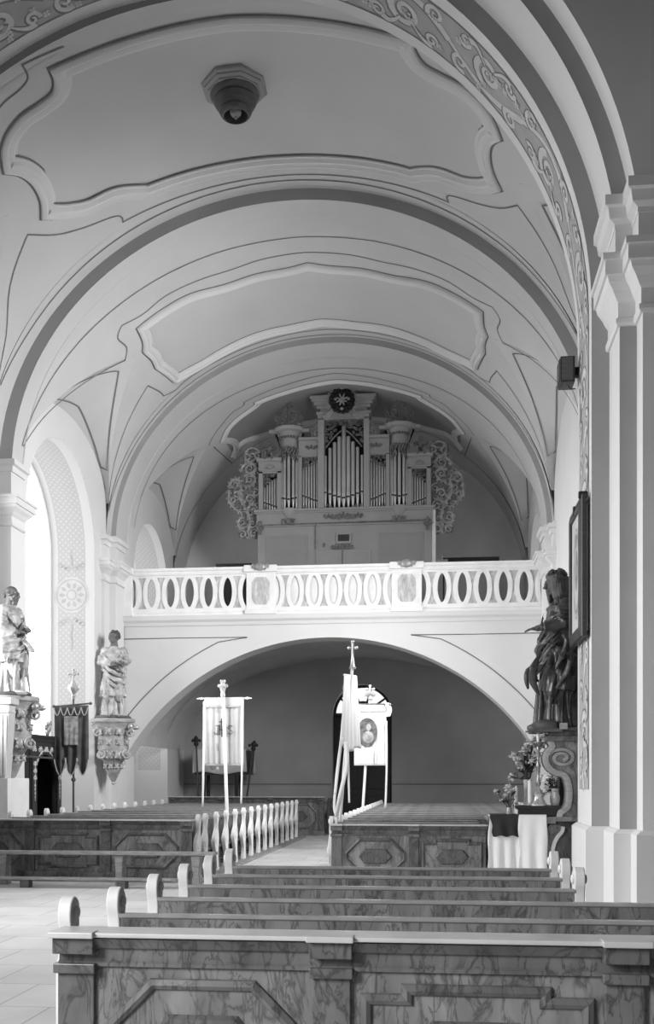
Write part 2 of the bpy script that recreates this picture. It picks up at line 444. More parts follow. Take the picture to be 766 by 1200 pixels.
for side, sn in ((-1, 'left'), (1, 'right')):
    for bay in (1, 2, 3):
        if (bay, side) == (2, 1): continue
        wx = WALLX[(bay, side)]; nc, nr, nz = NICHE[bay]; gx = wx + side * 1.15
        zs = sill_of(bay, side)
        out = [(nc - nr, zs)] + [(nc - nr, nz * k / 10) for k in range(1, 10) if nz * k / 10 > zs] + [(nc - nr * math.cos(R(a)), nz + nr * math.sin(R(a))) for a in range(0, 181, 5)]
        out += [(nc + nr, nz * k / 10) for k in range(9, 0, -1) if nz * k / 10 > zs] + [(nc + nr, zs)]
        ln = [0]
        for p, q in zip(out[:-1], out[1:]): ln.append(ln[-1] + math.hypot(q[0] - p[0], q[1] - p[1]))
        mb = MB()
        mb.grid([[(lerp(wx, gx, k / 4), p[0], p[1]) for k in range(5)] for p in out], uvs=[[(1.15 * k / 4, l) for k in range(5)] for l in ln])
        struct(mb, 'trim_%d' % (40 + wn), M['dotted'], smooth=40)
        zb = 2.35 if zs < 2.3 else zs
        mb = MB()
        if zs < 2.3: mb.add([(gx, nc - nr, 0), (gx, nc + nr, 0), (gx, nc + nr, zb), (gx, nc - nr, zb)], [(0, 1, 2, 3)])
        mb.box(min(wx, gx), max(wx, gx), nc - nr, nc + nr, zb - 0.08 if zs >= 2.3 else -0.05, zb if zs >= 2.3 else 0.01)
        struct(mb, 'wall_%s' % sn, M['plaster'])
        wn += 1
        fr = MB()
        o2 = [(nc - nr * 0.97, zb + 0.03)] + [(nc - nr * 0.97 * math.cos(R(a)), nz + nr * 0.97 * math.sin(R(a))) for a in range(0, 181, 6)] + [(nc + nr * 0.97, zb + 0.03)]
        fr.sweep([(gx - side * 0.02, a, b) for a, b in o2], [(-side, 0, 0)] * len(o2), [(-0.05, 0), (-0.05, 0.05), (0.05, 0.05), (0.05, 0)])
        w = struct(fr, 'window_%d' % wn, M['white'])
        pn = MB(); pl = [(nc - nr, zb)] + [(nc - nr * math.cos(R(a)), nz + nr * math.sin(R(a))) for a in range(0, 181, 6)] + [(nc + nr, zb)]
        pn.add([(gx, a, b) for a, b in pl], [tuple(range(len(pl)))])
        pn.build('window_pane', emit('daylit_pane_%d' % wn, PANE['bay%d' % bay] * (1.0 if side < 0 else PANE_R)), w)
        # painted rosette and sprays on the reveals
        dm = MB()
        for jy, sg in ((nc + nr, -1), (nc - nr, 1)):
            F = lambda a, b: (wx + side * (0.57 + a), jy + sg * 0.005, b)
            def disc(r0, r1, zc, mi, n=28):
                vs_ = []
                for k in range(n):
                    t = 2 * math.pi * k / n; vs_ += [F(r0 * math.cos(t), zc + r0 * math.sin(t) * 1.0), F(r1 * math.cos(t), zc + r1 * math.sin(t))]
                dm.add(vs_, [(2 * k, 2 * k + 1, (2 * k + 3) % (2 * n), (2 * k + 2) % (2 * n)) for k in range(n)], mi)
            zr = 6.15
            disc(0.0, 0.44, zr, 0); 
            F = lambda a, b: (wx + side * (0.57 + a), jy + sg * 0.008, b)
            disc(0.36, 0.39, zr, 1); disc(0.10, 0.13, zr, 1)
            for k in range(10):
                t = 2 * math.pi * k / 10
                dm.add([F(0.15 * math.cos(t), zr + 0.15 * math.sin(t)), F(0.25 * math.cos(t + .22), zr + 0.25 * math.sin(t + .22)), F(0.33 * math.cos(t), zr + 0.33 * math.sin(t)), F(0.25 * math.cos(t - .22), zr + 0.25 * math.sin(t - .22))], [(0, 1, 2, 3)], 1)
            for sgn in (1, -1):
                for sx in (1, -1):
                    for k in range(3):
                        cx_, cz = sx * (0.10 + 0.09 * k), zr + sgn * (0.62 + 0.05 * k)
                        pts = [(cx_ + 0.07 * math.cos(t_) * (1 - t_ / 9), cz + 0.07 * math.sin(t_) * (1 - t_ / 9)) for t_ in [i * 0.5 for i in range(12)]]
                        for p, q in zip(pts[:-1], pts[1:]):
                            dm.add([F(p[0], p[1] - .012), F(q[0], q[1] - .012), F(q[0], q[1] + .012), F(p[0], p[1] + .012)], [(0, 1, 2, 3)], 1)
                pts = [(0.02 * math.sin(5 * i), zr + sgn * (0.7 + 0.08 * i)) for i in range(9)]
                for p, q in zip(pts[:-1], pts[1:]):
                    dm.add([F(p[0] - .012, p[1]), F(q[0] - .012, q[1]), F(q[0] + .012, q[1]), F(p[0] + .012, p[1])], [(0, 1, 2, 3)], 1)
        if bay == 2: struct(dm, 'trim_%d' % (60 + wn), [M['rosette'], M['pale']], fix=False)

# ribs: the camera-facing steps where the vault narrows
def arc_ring(mb, y, inner, outer, n=72, lo=0.0):
    # inner / outer: (xc, a, b); a flat ring in the plane Y = y, from the floor up and over
    def prof(e):
        xc, a, b = e
        return [(xc + a, lo)] + [(xc + a * math.cos(math.pi * i / n), Z0 + b * math.sin(math.pi * i / n)) for i in range(n + 1)] + [(xc - a, lo)]
    A_, B_ = prof(inner), prof(outer)
    vs_ = [(p[0], y, p[1]) for p in A_] + [(p[0], y, p[1]) for p in B_]
    k = len(A_)
    mb.add(vs_, [(i, i + 1, k + i + 1, k + i) for i in range(k - 1)])
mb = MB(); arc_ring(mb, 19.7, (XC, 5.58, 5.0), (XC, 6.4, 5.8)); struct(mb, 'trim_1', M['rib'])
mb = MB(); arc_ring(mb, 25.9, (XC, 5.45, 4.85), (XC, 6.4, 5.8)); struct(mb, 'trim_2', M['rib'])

# pilaster faces and their capitals on the ribs' feet
def capital(mb, path, zt, s=1.0):
    mb.plan(path, [(0, zt - 0.80 * s), (0.03, zt - 0.80 * s), (0.05, zt - 0.77 * s), (0.05, zt - 0.72 * s), (0.02, zt - 0.70 * s), (0.02, zt - 0.52 * s), (0.05, zt - 0.48 * s),
                   (0.09, zt - 0.40 * s), (0.15, zt - 0.32 * s), (0.17, zt - 0.25 * s), (0.20, zt - 0.25 * s), (0.20, zt - 0.08 * s), (0.23, zt - 0.08 * s), (0.23, zt), (0, zt + 0.03)])
def upper_cornice(mb, path, zt):
    mb.plan(path, [(0, zt - 0.22), (0.04, zt - 0.22), (0.06, zt - 0.12), (0.12, zt - 0.10), (0.12, zt), (0, zt + 0.02)])
for side, sn in ((-1, 'left'), (1, 'right')):
    sx = -side
    def pth(l):
        l = [(x if side < 0 else 2 * XC - x, y) for x, y in l]
        return l if side < 0 else l[::-1]
    # second pier (between first and second bay)
    mb = MB(); P = pth([(-9.0, 19.62), (-8.43, 19.62), (-8.43, 20.2), (-8.6, 20.2)])
    mb.plan(P, [(0, 0), (0, 7.85)]); 
    if side < 0: capital(mb, P, 7.20, 0.72); upper_cornice(mb, P, 7.92)
    mb.plan(P, [(0, 0), (0.07, 0), (0.07, 1.45), (0.03, 1.5), (0, 1.5)])
    struct(mb, 'trim_3' if side < 0 else 'trim_4', M['plaster'])
    # third pier beside the gallery
    mb = MB(); P = pth([(-8.6, 25.15), (-8.38, 25.15), (-8.38, 25.55), (-8.22, 25.55), (-8.22, 26.25)])
    mb.plan(P, [(0, 0), (0, 7.8)]); capital(mb, P, 7.12, 0.66); upper_cornice(mb, P, 7.72)
    mb.plan(P, [(0, 0), (0.06, 0), (0.06, 1.95), (0.02, 2.0), (0, 2.0)])
    struct(mb, 'trim_5' if side < 0 else 'trim_6', M['plaster'])

# triumphal arch with its stepped pier
AXC, AZ, AR = -3.67, 7.7, 5.60
ORD = [(13.7, 15.06, AR), (12.93, 13.7, AR + 0.225), (12.56, 12.93, AR + 0.43)]
def arch_path(r, n=80, lo=0.0):
    return [(AXC + r, lo)] + [(AXC + r * math.cos(math.pi * i / n), AZ + r * math.sin(math.pi * i / n)) for i in range(n + 1)] + [(AXC - r, lo)]
for i, (ya, yb, r) in enumerate(ORD):
    mb = MB(); p = arch_path(r)
    mb.grid([[(x, ya, z), (x, yb, z)] for x, z in p])
    struct(mb, 'trim_%d' % (7 + i), M['plaster'], smooth=25)
    mb = MB()
    if i < 2: q = arch_path(ORD[i + 1][2])
    else: q = [(AXC + 10.2, 0)] + [(AXC + max(-9.8, min(10.2, 30 * math.cos(math.pi * k / 80))), AZ + min(8.8, 30 * math.sin(math.pi * k / 80))) for k in range(81)] + [(AXC - 9.8, 0)]
    mb.grid([[(a[0], ya, a[1]), (b[0], ya, b[1])] for a, b in zip(p, q)])
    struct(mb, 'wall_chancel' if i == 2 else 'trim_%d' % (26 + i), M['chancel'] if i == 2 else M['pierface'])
# the wall's far side, towards the nave
mb = MB()
p = arch_path(AR); q = [(AXC + r_ * math.cos(math.pi * i / 80) , AZ + r_ * math.sin(math.pi * i / 80)) for r_ in (9.0,) for i in range(81)]
q = [(AXC + 9.0, 0)] + q + [(AXC - 9.0, 0)]
mb.grid([[(a[0], 15.06, a[1]), (b[0], 15.06, b[1])] for a, b in zip(p, q)])
struct(mb, 'wall_nave_front', M['plaster'])
# capitals on the pier's second and third steps, plinths
for sd in (1, -1):
    rx = [AXC + sd * o_[2] for o_ in ORD]
    base = [(rx[1], 13.7), (rx[1], 12.93), (rx[2], 12.93), (rx[2], 12.56), (rx[2] + sd * 1.4, 12.56)]
    P = base if sd < 0 else base
    P = P[::-1] if sd < 0 else P
    P = P[::-1] if sd > 0 else P
    P = P if sd < 0 else P
    mb = MB()
    PP = base[::-1] if sd > 0 else base
    PP = PP[::-1]
    # travel so that 'outwards' points away from the wall
    def outward(path):
        a = Vector(path[0]); b = Vector(path[1]); d = (b - a).normalized(); nrm = Vector((d.y, -d.x))
        return nrm.x * (-sd) > 0
    path = base if outward(base) else base[::-1]
    capital(mb, path, 7.95, 1.0); 
    mb.plan(path, [(0, 7.9), (0.06, 7.95), (0.06, 8.32), (0, 8.32)])
    mb.plan(path, [(0, 8.30), (0.07, 8.30), (0.07, 8.36), (0.14, 8.40), (0.16, 8.52), (0.20, 8.54), (0.20, 8.66), (0, 8.70)])
    full = [(rx[0], 15.06), (rx[0], 13.7)] + base
    path = full if outward(full) else full[::-1]
    mb.plan(path, [(0, 0), (0.085, 0), (0.085, 0.98), (0.03, 1.02), (0, 1.03)])
    struct(mb, 'trim_10' if sd > 0 else 'trim_11', M['plaster'])

# gallery: front wall with its arch, floor, vault beneath
GY = 26.3; GR, GZ = 6.2, -0.95
def gal(r, n=60):
    a0 = math.acos(5.32 / r) if r > 5.32 else 0
    return [(XC + r * math.cos(a0 + (math.pi - 2 * a0) * i / n), GZ + r * math.sin(a0 + (math.pi - 2 * a0) * i / n)) for i in range(n + 1)]
mb = MB(); g1 = gal(GR)
inn = [(XC + 5.32, 0)] + g1 + [(XC - 5.32, 0)]
outr = [(2.58, 0)] + [(lerp(2.58, -8.32, i / 60), 5.85) for i in range(61)] + [(-8.32, 0)]
mb.grid([[(a[0], GY, a[1]), (b[0], GY, b[1])] for a, b in zip(inn, outr)])
mb.grid([[(x, GY, z), (x, GY + 0.75, z)] for x, z in inn])
mb.plan([(-8.32, GY), (2.58, GY)], [(0, 5.60), (0.04, 5.60), (0.06, 5.68), (0.12, 5.74), (0.14, 5.85), (0, 5.86)])
struct(mb, 'wall_gallery', M['plaster'], smooth=25)
mb = MB(); mb.box(-8.32, 2.58, GY, 33.0, 5.62, 5.86); struct(mb, 'floor_gallery', M['plaster_lo'])
mb = MB()
g2 = [(XC + 5.45, 0)] + [(XC + 5.45 * math.cos(math.pi * i / 60), 2.55 + 2.95 * math.sin(math.pi * i / 60)) for i in range(61)] + [(XC - 5.45, 0)]
mb.grid([[(x, GY + 0.75, z), (x, 33.0, z)] for x, z in g2[1:-1]])
mb.grid([[(a[0], GY + 0.75, a[1]), (b[0], GY + 0.75, b[1])] for a, b in zip(inn, g2)])
struct(mb, 'ceiling_gallery', M['plaster_lo'], smooth=25)
# back wall with the door recess
DX, DR, DZ = -2.52, 0.95, 3.70
mb = MB()
xs = [-8.5, DX - DR] + [DX + DR * math.sin(R(a)) for a in range(-84, 90, 6)] + [DX + DR, 2.8]
for a, b in zip(xs[:-1], xs[1:]):
    m_ = (a + b) / 2
    la, lb = (DZ + math.sqrt(max(0, DR * DR - (a - DX) ** 2)), DZ + math.sqrt(max(0, DR * DR - (b - DX) ** 2))) if abs(m_ - DX) < DR else (0, 0)
    mb.add([(a, 33.0, la), (b, 33.0, lb), (b, 33.0, 5.7), (a, 33.0, 5.7)], [(0, 1, 2, 3)])
do = [(DX - DR, 0), (DX - DR, DZ)] + [(DX - DR * math.cos(R(a)), DZ + DR * math.sin(R(a))) for a in range(6, 180, 6)] + [(DX + DR, DZ), (DX + DR, 0)]
mb.grid([[(x, 33.0, z), (x, 33.5, z)] for x, z in do])
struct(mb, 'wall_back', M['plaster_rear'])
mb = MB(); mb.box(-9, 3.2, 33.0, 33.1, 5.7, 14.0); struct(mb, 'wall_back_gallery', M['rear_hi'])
mb = MB(); mb.box(-8.4, DX - DR - 0.02, 32.975, 33.0, 0, 1.42); mb.box(DX + DR + 0.02, 2.7, 32.975, 33.0, 0, 1.42)
mb.box(-8.4, DX - DR - 0.02, 32.965, 33.0, 1.42, 1.45); mb.box(DX + DR + 0.02, 2.7, 32.965, 33.0, 1.42, 1.45)
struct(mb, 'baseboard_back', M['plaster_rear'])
# door: two dark panelled leaves and a fan-shaped light above
mb = MB()
mb.box(DX - DR, DX + DR, 33.38, 33.46, 0, DZ - 0.05)
for sx in (-1, 1):
    x0, x1 = (DX - DR + 0.06, DX - 0.04) if sx < 0 else (DX + 0.04, DX + DR - 0.06)
    mb.box(x0, x1, 33.35, 33.40, 0.02, DZ - 0.10)
    for za, zb in ((0.25, 1.1), (1.3, 2.3), (2.5, 3.4)):
        mb.box(x0 + 0.12, x1 - 0.12, 33.32, 33.37, za, zb)
dd = struct(mb, 'door_1', M['darker'], bevel=0.012)
mb = MB(); fan = [(DX - DR * 0.95 * math.cos(R(a)), DZ + 0.02 + DR * 0.93 * math.sin(R(a))) for a in range(0, 181, 6)]
mb.prism(fan, lambda u, v, w: (u, w, v), 33.42, 33.44); mb.build('fanlight_pane', emit('fanlight', FAN), dd)
mb = MB()
for r_, s_ in ((0.97, 0.06), (0.42, 0.05)):
    pp = [(DX - DR * r_ * math.cos(R(a)), 33.4, DZ + DR * r_ * math.sin(R(a))) for a in range(0, 181, 6)]
    mb.tube(pp, s_, 6)
for a in (36, 72, 108, 144): mb.tube([(DX - 0.4 * math.cos(R(a)), 33.4, DZ + 0.4 * math.sin(R(a))), (DX - 0.93 * math.cos(R(a)), 33.4, DZ + 0.93 * math.sin(R(a)))], 0.035, 6)
mb.tube([(DX - DR, 33.4, DZ), (DX + DR, 33.4, DZ)], 0.06, 6)
mb.build('fanlight_bars', M['darker'], dd)

# ------------------------------------------------------------------ mouldings and painted lines on the vault
def mirror_half(l):   # left half (alpha 90..180), ordered from the near crown round to the far crown -> closed loop
    return l + [(180 - a, y) for a, y in l[::-1]]
def dense(l, step=2.0):
    out = [l[0]]
    for p, q in zip(l[:-1], l[1:]):
        n = max(1, int(math.hypot((q[0] - p[0]), (q[1] - p[1]) * 8) / step))
        for k in range(1, n + 1): out.append((lerp(p[0], q[0], k / n), lerp(p[1], q[1], k / n)))
    return out
def seg_smooth(l, cusps):
    out = []; st = 0
    for c in cusps + [len(l) - 1]:
        seg = l[st:c + 1]
        sp = smooth_path([(a, b, 0) for a, b in seg], 4) if len(seg) > 2 else [Vector((a, b, 0)) for a, b in seg]
        out += [(p.x, p.y) for p in (sp if not out else sp[1:])]; st = c
    return out
C1 = [(90, 15.5), (101, 15.52), (110, 15.5), (117.4, 15.45), (117.8, 15.66), (119.2, 15.84), (122, 15.88), (125.3, 15.88), (128.6, 15.98), (131, 16.17), (132.8, 16.5),
      (131.1, 16.76), (130.5, 17.1), (131.2, 17.5), (133.0, 17.8), (130.2, 18.12), (126, 18.40), (121, 18.5), (118, 18.66), (115.4, 18.85), (106, 18.93), (98, 18.98), (90, 19.0)]
C1c = [3, 10, 14, 19]
C2 = [(90, 22.15), (95, 22.3), (102, 22.3), (109.5, 22.33), (117.4, 22.1), (124, 22.05), (131.8, 22.03), (132.4, 22.6), (133.8, 22.95), (133.2, 23.5), (133.6, 23.9), (132.5, 24.5), (131.7, 25.08),
      (129.5, 25.15), (123, 25.3), (116.5, 25.27), (107, 25.2), (98, 25.23), (90, 25.1)]
C2c = [6, 8, 10, 12, 17]
C3 = [(90, 28.32), (103, 28.5), (109, 28.52), (115, 28.52), (115.8, 28.7), (122.6, 28.92), (126.6, 29.15), (130.2, 29.65), (127.6, 30.25), (128, 30.8), (129.4, 31.3), (125, 30.75), (120, 30.92), (112, 31.2), (100, 31.33), (90, 31.35)]
C3c = [3, 7, 10]
PROF = [(-0.03, 0), (-0.03, 0.05), (0.0, 0.085), (0.05, 0.10), (0.09, 0.07), (0.12, 0.055), (0.16, 0.075), (0.21, 0.085), (0.25, 0.05), (0.27, 0.03), (0.32, 0.03), (0.33, 0)]
k_ = 0
for bay, c, cu in ((1, C1, C1c), (2, C2, C2c), (3, C3, C3c)):
    loop = mirror_half(seg_smooth(c, cu))
    loop = [p for i, p in enumerate(loop) if i == 0 or math.hypot(p[0] - loop[i - 1][0], p[1] - loop[i - 1][1]) > 0.02]
    if math.hypot(loop[0][0] - loop[-1][0], loop[0][1] - loop[-1][1]) < 0.05: loop = loop[:-1]
    loop = dense(loop + [loop[0]], 2.0)[:-1]
    pts = [S(bay, a, y) for a, y in loop]; nr = [SN(bay, a, y) for a, y in loop]
    # lateral must point into the cartouche
    mid = S(bay, 90, sum(p[1] for p in loop) / len(loop))
    a_ = (pts[1] - pts[-1]).normalized(); lat = nr[0].cross(a_)
    if lat.dot(mid - pts[0]) < 0: pts = pts[::-1]; nr = nr[::-1]
    sc = {1: 0.85, 2: 0.72, 3: 0.6}[bay]
    mb = MB(); mb.sweep(pts, nr, [(u * sc, h * sc * {1: 1.0, 2: 1.5, 3: 1.2}[bay]) for u, h in PROF], closed=True)
    ol_ = MB(); ol_.sweep(pts, nr, [(-0.075 * sc, 0.005), (-0.03 * sc, 0.006)], closed=True); ol_.sweep(pts, nr, [(0.325 * sc, 0.006), (0.365 * sc, 0.005)], closed=True)
    struct(ol_, 'trim_%d' % (31 + k_), M['line'], fix=False)
    struct(mb, 'trim_%d' % (12 + k_), M['plaster'], smooth=40); k_ += 1
    if bay == 3:
        near = seg_smooth(c[:8], [3]); far = seg_smooth(c[8:][::1], [2])
        mb = MB(); rows = []
        for i in range(61):
            al = 129 - 78 * i / 60; aa = al if al >= 90 else 180 - al
            yn = interp(aa, [p[0] for p in near], [p[1] for p in near]); fr_ = sorted([p for p in c[8:]], key=lambda p: p[0])
            yf = interp(aa, [p[0] for p in fr_], [p[1] for p in fr_])
            rows.append([S(3, al, lerp(yn + 0.06, yf - 0.06, j / 8), 0.006) for j in range(9)])
        mb.grid(rows); struct(mb, 'trim_%d' % (12 + k_), M['field'], smooth=40); k_ += 1
def ribbon(mb, pts, nrm, w, mi=0):
    mb.sweep(pts, nrm, [(-w / 2, 0), (w / 2, 0)], mi=mi)
    mb.f = mb.f[:-2]; mb.m = mb.m[:-2]
def vline(mb, bay, l, w=0.035, both=True, cusps=None):
    l2 = seg_smooth(l, cusps) if cusps is not None else l
    l2 = dense(l2, 2.5)
    for sg in ((0, 1) if both else (0,)):
        q = [(180 - a, y) if sg else (a, y) for a, y in l2]
        ribbon(mb, [S(bay, a, y, 0.006) for a, y in q], [SN(bay, a, y) for a, y in q], w)
mb = MB()
vline(mb, 1, [(114, 15.2), (120.6, 15.12), (121, 15.36), (123, 15.46), (127, 15.5), (131, 15.75), (136, 16.2), (139, 16.5)], cusps=[1])
vline(mb, 1, [(90, 19.28), (100, 19.27), (111, 19.22), (121.7, 19.14), (121.9, 18.92), (128, 18.68), (133, 18.35), (137, 17.85), (146, 18.3), (154, 18.9), (163, 19.2)], cusps=[3, 7])
vline(mb, 1, [(163, 19.3), (150, 19.42), (137, 19.44), (123, 19.44), (106, 19.44), (90, 19.44)], cusps=[])
vline(mb, 2, [(173, 20.15), (164, 20.75), (156, 21.35), (148, 21.95), (138.8, 22.65), (136.6, 22.3), (137, 21.75), (134.5, 21.5), (129, 21.72), (122.7, 21.65), (115, 21.72), (107, 21.82), (100, 21.74), (90, 21.68)], cusps=[4, 7])
vline(mb, 2, [(173, 20.1), (154, 20.5), (135, 20.8), (119, 20.95), (99, 21.05), (90, 21.05)], cusps=[])
vline(mb, 2, [(172, 25.5), (155, 24.9), (138, 24.3), (136.5, 24.95), (136.2, 25.3), (132.7, 25.5), (129, 25.45), (118, 25.52), (103, 25.5), (90, 25.45)], cusps=[2, 4])
vline(mb, 2, [(172, 25.55), (157, 25.7), (136, 25.73), (116, 25.75), (90, 25.75)], cusps=[])
vline(mb, 3, [(90, 27.85), (103, 28.1), (110, 28.15), (118, 28.18), (118.6, 28.38), (122.4, 28.4), (126.6, 28.68), (131.5, 29.0), (134, 29.3)], cusps=[3])
vline(mb, 3, [(172, 27.3), (150, 27.2), (130, 27.3), (110, 27.5), (90, 27.5)], cusps=[])
vline(mb, 3, [(133, 29.6), (131, 31.6), (120, 31.4), (105, 31.7), (90, 31.75)], cusps=[1])
for bay in (1, 2, 3):
    for side in (-1, 1):
        pts = [(t / 20, 0.16 + 0.10 * (1 - abs(t / 20))) for t in range(-16, 17)] + [(t / 20, 0.86) for t in range(16, -17, -1)]
        pts.append(pts[0])
        P = [lun_pt(bay, side, t, w, 0.012) for t, w in pts]
        n0 = Vector((-side * 0.5, 0, -0.85)).normalized()
        ribbon(mb, P, [n0] * len(P), 0.04)
# the gallery front's spandrel panels and the vault beneath
def fline(mb, l, y, w=0.03):
    ribbon(mb, [(x, y, z) for x, z in l], [(0, -1, 0)] * len(l), w)
for sg in (-1, 1):
    arc = [(XC + sg * 6.75 * math.cos(R(a)), GZ + 6.75 * math.sin(R(a))) for a in range(37, 67, 2)]
    arc = [p for p in arc if p[1] < 5.28]
    l = [(XC + sg * 5.05, 5.28), (XC + sg * 5.05, arc[0][1])] if False else [(arc[0][0], 5.28), arc[0]]
    l = l + arc[1:] + [(XC + sg * 2.1, 5.28), (arc[0][0], 5.28)]
    fline(mb, l, GY - 0.006)
def gv(al, yy, off=0.012):
    a = R(al); return (XC + (5.45 - off) * math.cos(a), yy, 2.55 + (2.95 - off) * math.sin(a)), (-math.cos(a) / 5.45, 0, -math.sin(a) / 2.95)
lt = MB()
for path in ([(10, 27.6), (62, 27.6), (64, 27.9), (62, 28.3), (64, 28.6), (68, 28.3), (70, 28.0), (110, 28.0), (112, 28.3), (116, 28.6), (118, 28.3), (116, 27.9), (118, 27.6), (170, 27.6)],
             [(10, 30.6), (60, 30.6), (64, 30.2), (116, 30.2), (120, 30.6), (170, 30.6)]):
    q = dense(path, 2.0)
    for dy, w, tgt in ((0, 0.07, lt), (0.09, 0.03, mb)):
        pn_ = [gv(a, y + dy) for a, y in q]; ribbon(tgt, [p[0] for p in pn_], [p[1] for p in pn_], w)
struct(lt, 'trim_25', M['plaster'], fix=False)
for x0_, x1_ in ((-8.31, DX - DR - 0.02), (DX + DR + 0.02, 2.57)): ribbon(mb, [(x0_, 32.955, 1.46), (x1_, 32.955, 1.46)], [(0, -1, 0)] * 2, 0.035)
struct(mb, 'trim_20', M['line'], fix=False)

# ------------------------------------------------------------------ painted frieze on the soffit of the triumphal arch
def fr_pt(s_, w, off=0.006):
    # s_ : metres along the soffit from the right springing (negative = down the pier), w: metres in from the front edge
    y = 13.7 + w
    if s_ < 0: return Vector((AXC + AR - off, y, AZ + s_)), Vector((-1, 0, 0))
    th = s_ / AR
    if th > math.pi: return Vector((AXC - AR + off, y, AZ - (s_ - math.pi * AR))), Vector((1, 0, 0))
    return Vector((AXC + (AR - off) * math.cos(th), y, AZ + (AR - off) * math.sin(th))), Vector((-math.cos(th), 0, -math.sin(th)))
L_ARC = math.pi * AR
S_LO, S_HI = -6.2, L_ARC + 6.2
mb = MB()
ss = [S_LO + (S_HI - S_LO) * i / 200 for i in range(201)]
mb.grid([[fr_pt(s_, 0.24, 0.003)[0], fr_pt(s_, 1.12, 0.003)[0]] for s_ in ss])
struct(mb, 'trim_21', M['ground'], smooth=40, fix=False)
sc_ = MB(); sh_ = MB()
def fribbon(target, pts, w0, w1, off):
    n = len(pts)
    P = [fr_pt(a, b, off) for a, b in pts]
    for i in range(n - 1):
        (p, np_), (q, nq) = P[i], P[i + 1]
        t = q - p
        if t.length < 1e-5: continue
        t.normalize(); l = np_.cross(t).normalized()
        ra, rb = lerp(w0, w1, i / (n - 1)) / 2, lerp(w0, w1, (i + 1) / (n - 1)) / 2
        if i < n - 2:
            t2 = (P[i + 2][0] - q).normalized(); l2 = (l + nq.cross(t2).normalized()).normalized()
        else: l2 = l
        l1 = l if i == 0 else prev
        prev = l2
        target.add([p - l1 * ra, p + l1 * ra, q + l2 * rb, q - l2 * rb], [(0, 1, 2, 3)])
def spiral(c, r, a0, turns, d, n=26):
    return [(c[0] + r * (1 - 0.85 * k / n) * math.cos(a0 + d * turns * 2 * math.pi * k / n), c[1] + r * (1 - 0.85 * k / n) * math.sin(a0 + d * turns * 2 * math.pi * k / n)) for k in range(n + 1)]
rnd = random.Random(4)
NSC = [0]
def scr(pts, w0, w1):
    NSC[0] += 1; o_ = 0.0012 * (NSC[0] % 11)
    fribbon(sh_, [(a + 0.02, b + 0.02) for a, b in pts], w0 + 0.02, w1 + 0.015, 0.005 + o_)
    fribbon(sc_, pts, w0, w1, 0.0056 + o_)
per = 1.55
s0 = S_LO
k = 0
while s0 < S_HI - 0.2:
    d = 1 if k % 2 == 0 else -1
    mid = 0.68
    main = [(s0 + per * i / 22, mid + d * 0.33 * math.sin(math.pi * i / 22)) for i in range(23)]
    scr(main, 0.13, 0.07)
    scr(spiral((s0 + per * 0.5, mid - d * 0.05), 0.27, d * 1.2, 1.6, -d), 0.12, 0.05)
    scr(spiral((s0 + per * 0.16, mid + d * 0.27), 0.15, -d * 0.5, 1.25, d), 0.08, 0.04)
    scr(spiral((s0 + per * 0.86, mid + d * 0.24), 0.16, d * 2.2, 1.3, -d), 0.08, 0.04)
    scr(spiral((s0 + per * 0.80, mid - d * 0.28), 0.13, d * 0.4, 1.3, d), 0.07, 0.03)
    scr(spiral((s0 + per * 0.20, mid - d * 0.27), 0.12, d * 3.4, 1.3, -d), 0.07, 0.03)
    scr([(s0 + per * (0.55 + 0.02 * i), mid - d * (0.18 + 0.2 * math.sin(i / 10 * 2.2))) for i in range(11)], 0.03, 0.11)
    scr([(s0 + per * (0.42 - 0.025 * i), mid - d * (0.20 + 0.18 * math.sin(i / 9 * 2.0))) for i in range(10)], 0.03, 0.10)
    for q in range(3):
        a0 = rnd.uniform(0, 6.28); cx_, cy_ = s0 + per * (0.5 + 0.06 * (q - 1)), mid - d * (0.05 + 0.05 * q)
        scr([(cx_ + 0.05 * i / 5 * math.cos(a0), cy_ + 0.09 * i / 5 * math.sin(a0)) for i in range(6)], 0.07, 0.02)
    for j in range(9):
        a, b = s0 + rnd.uniform(0, per), mid + rnd.choice((-1, 1)) * rnd.uniform(0.12, 0.39)
        for e in range(4):
            t = math.pi / 2 * e + 0.78
            fribbon(sc_, [(a + 0.012 * math.cos(t), b + 0.012 * math.sin(t)), (a + 0.032 * math.cos(t), b + 0.032 * math.sin(t)), (a + 0.055 * math.cos(t), b + 0.055 * math.sin(t))], 0.025, 0.045, 0.020)
    s0 += per; k += 1
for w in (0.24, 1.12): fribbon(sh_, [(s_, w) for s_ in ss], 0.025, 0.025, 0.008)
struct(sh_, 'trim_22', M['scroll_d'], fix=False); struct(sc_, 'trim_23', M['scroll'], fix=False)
# pointed panel lines on the chancel wall above the pier
mb = MB()
l = [(3.1, 11.6), (2.72, 10.3), (2.5, 11.6)]
ribbon(mb, [(x, 12.552, z) for x, z in l], [(0, -1, 0)] * 3, 0.05); struct(mb, 'trim_24', M['line'], fix=False)

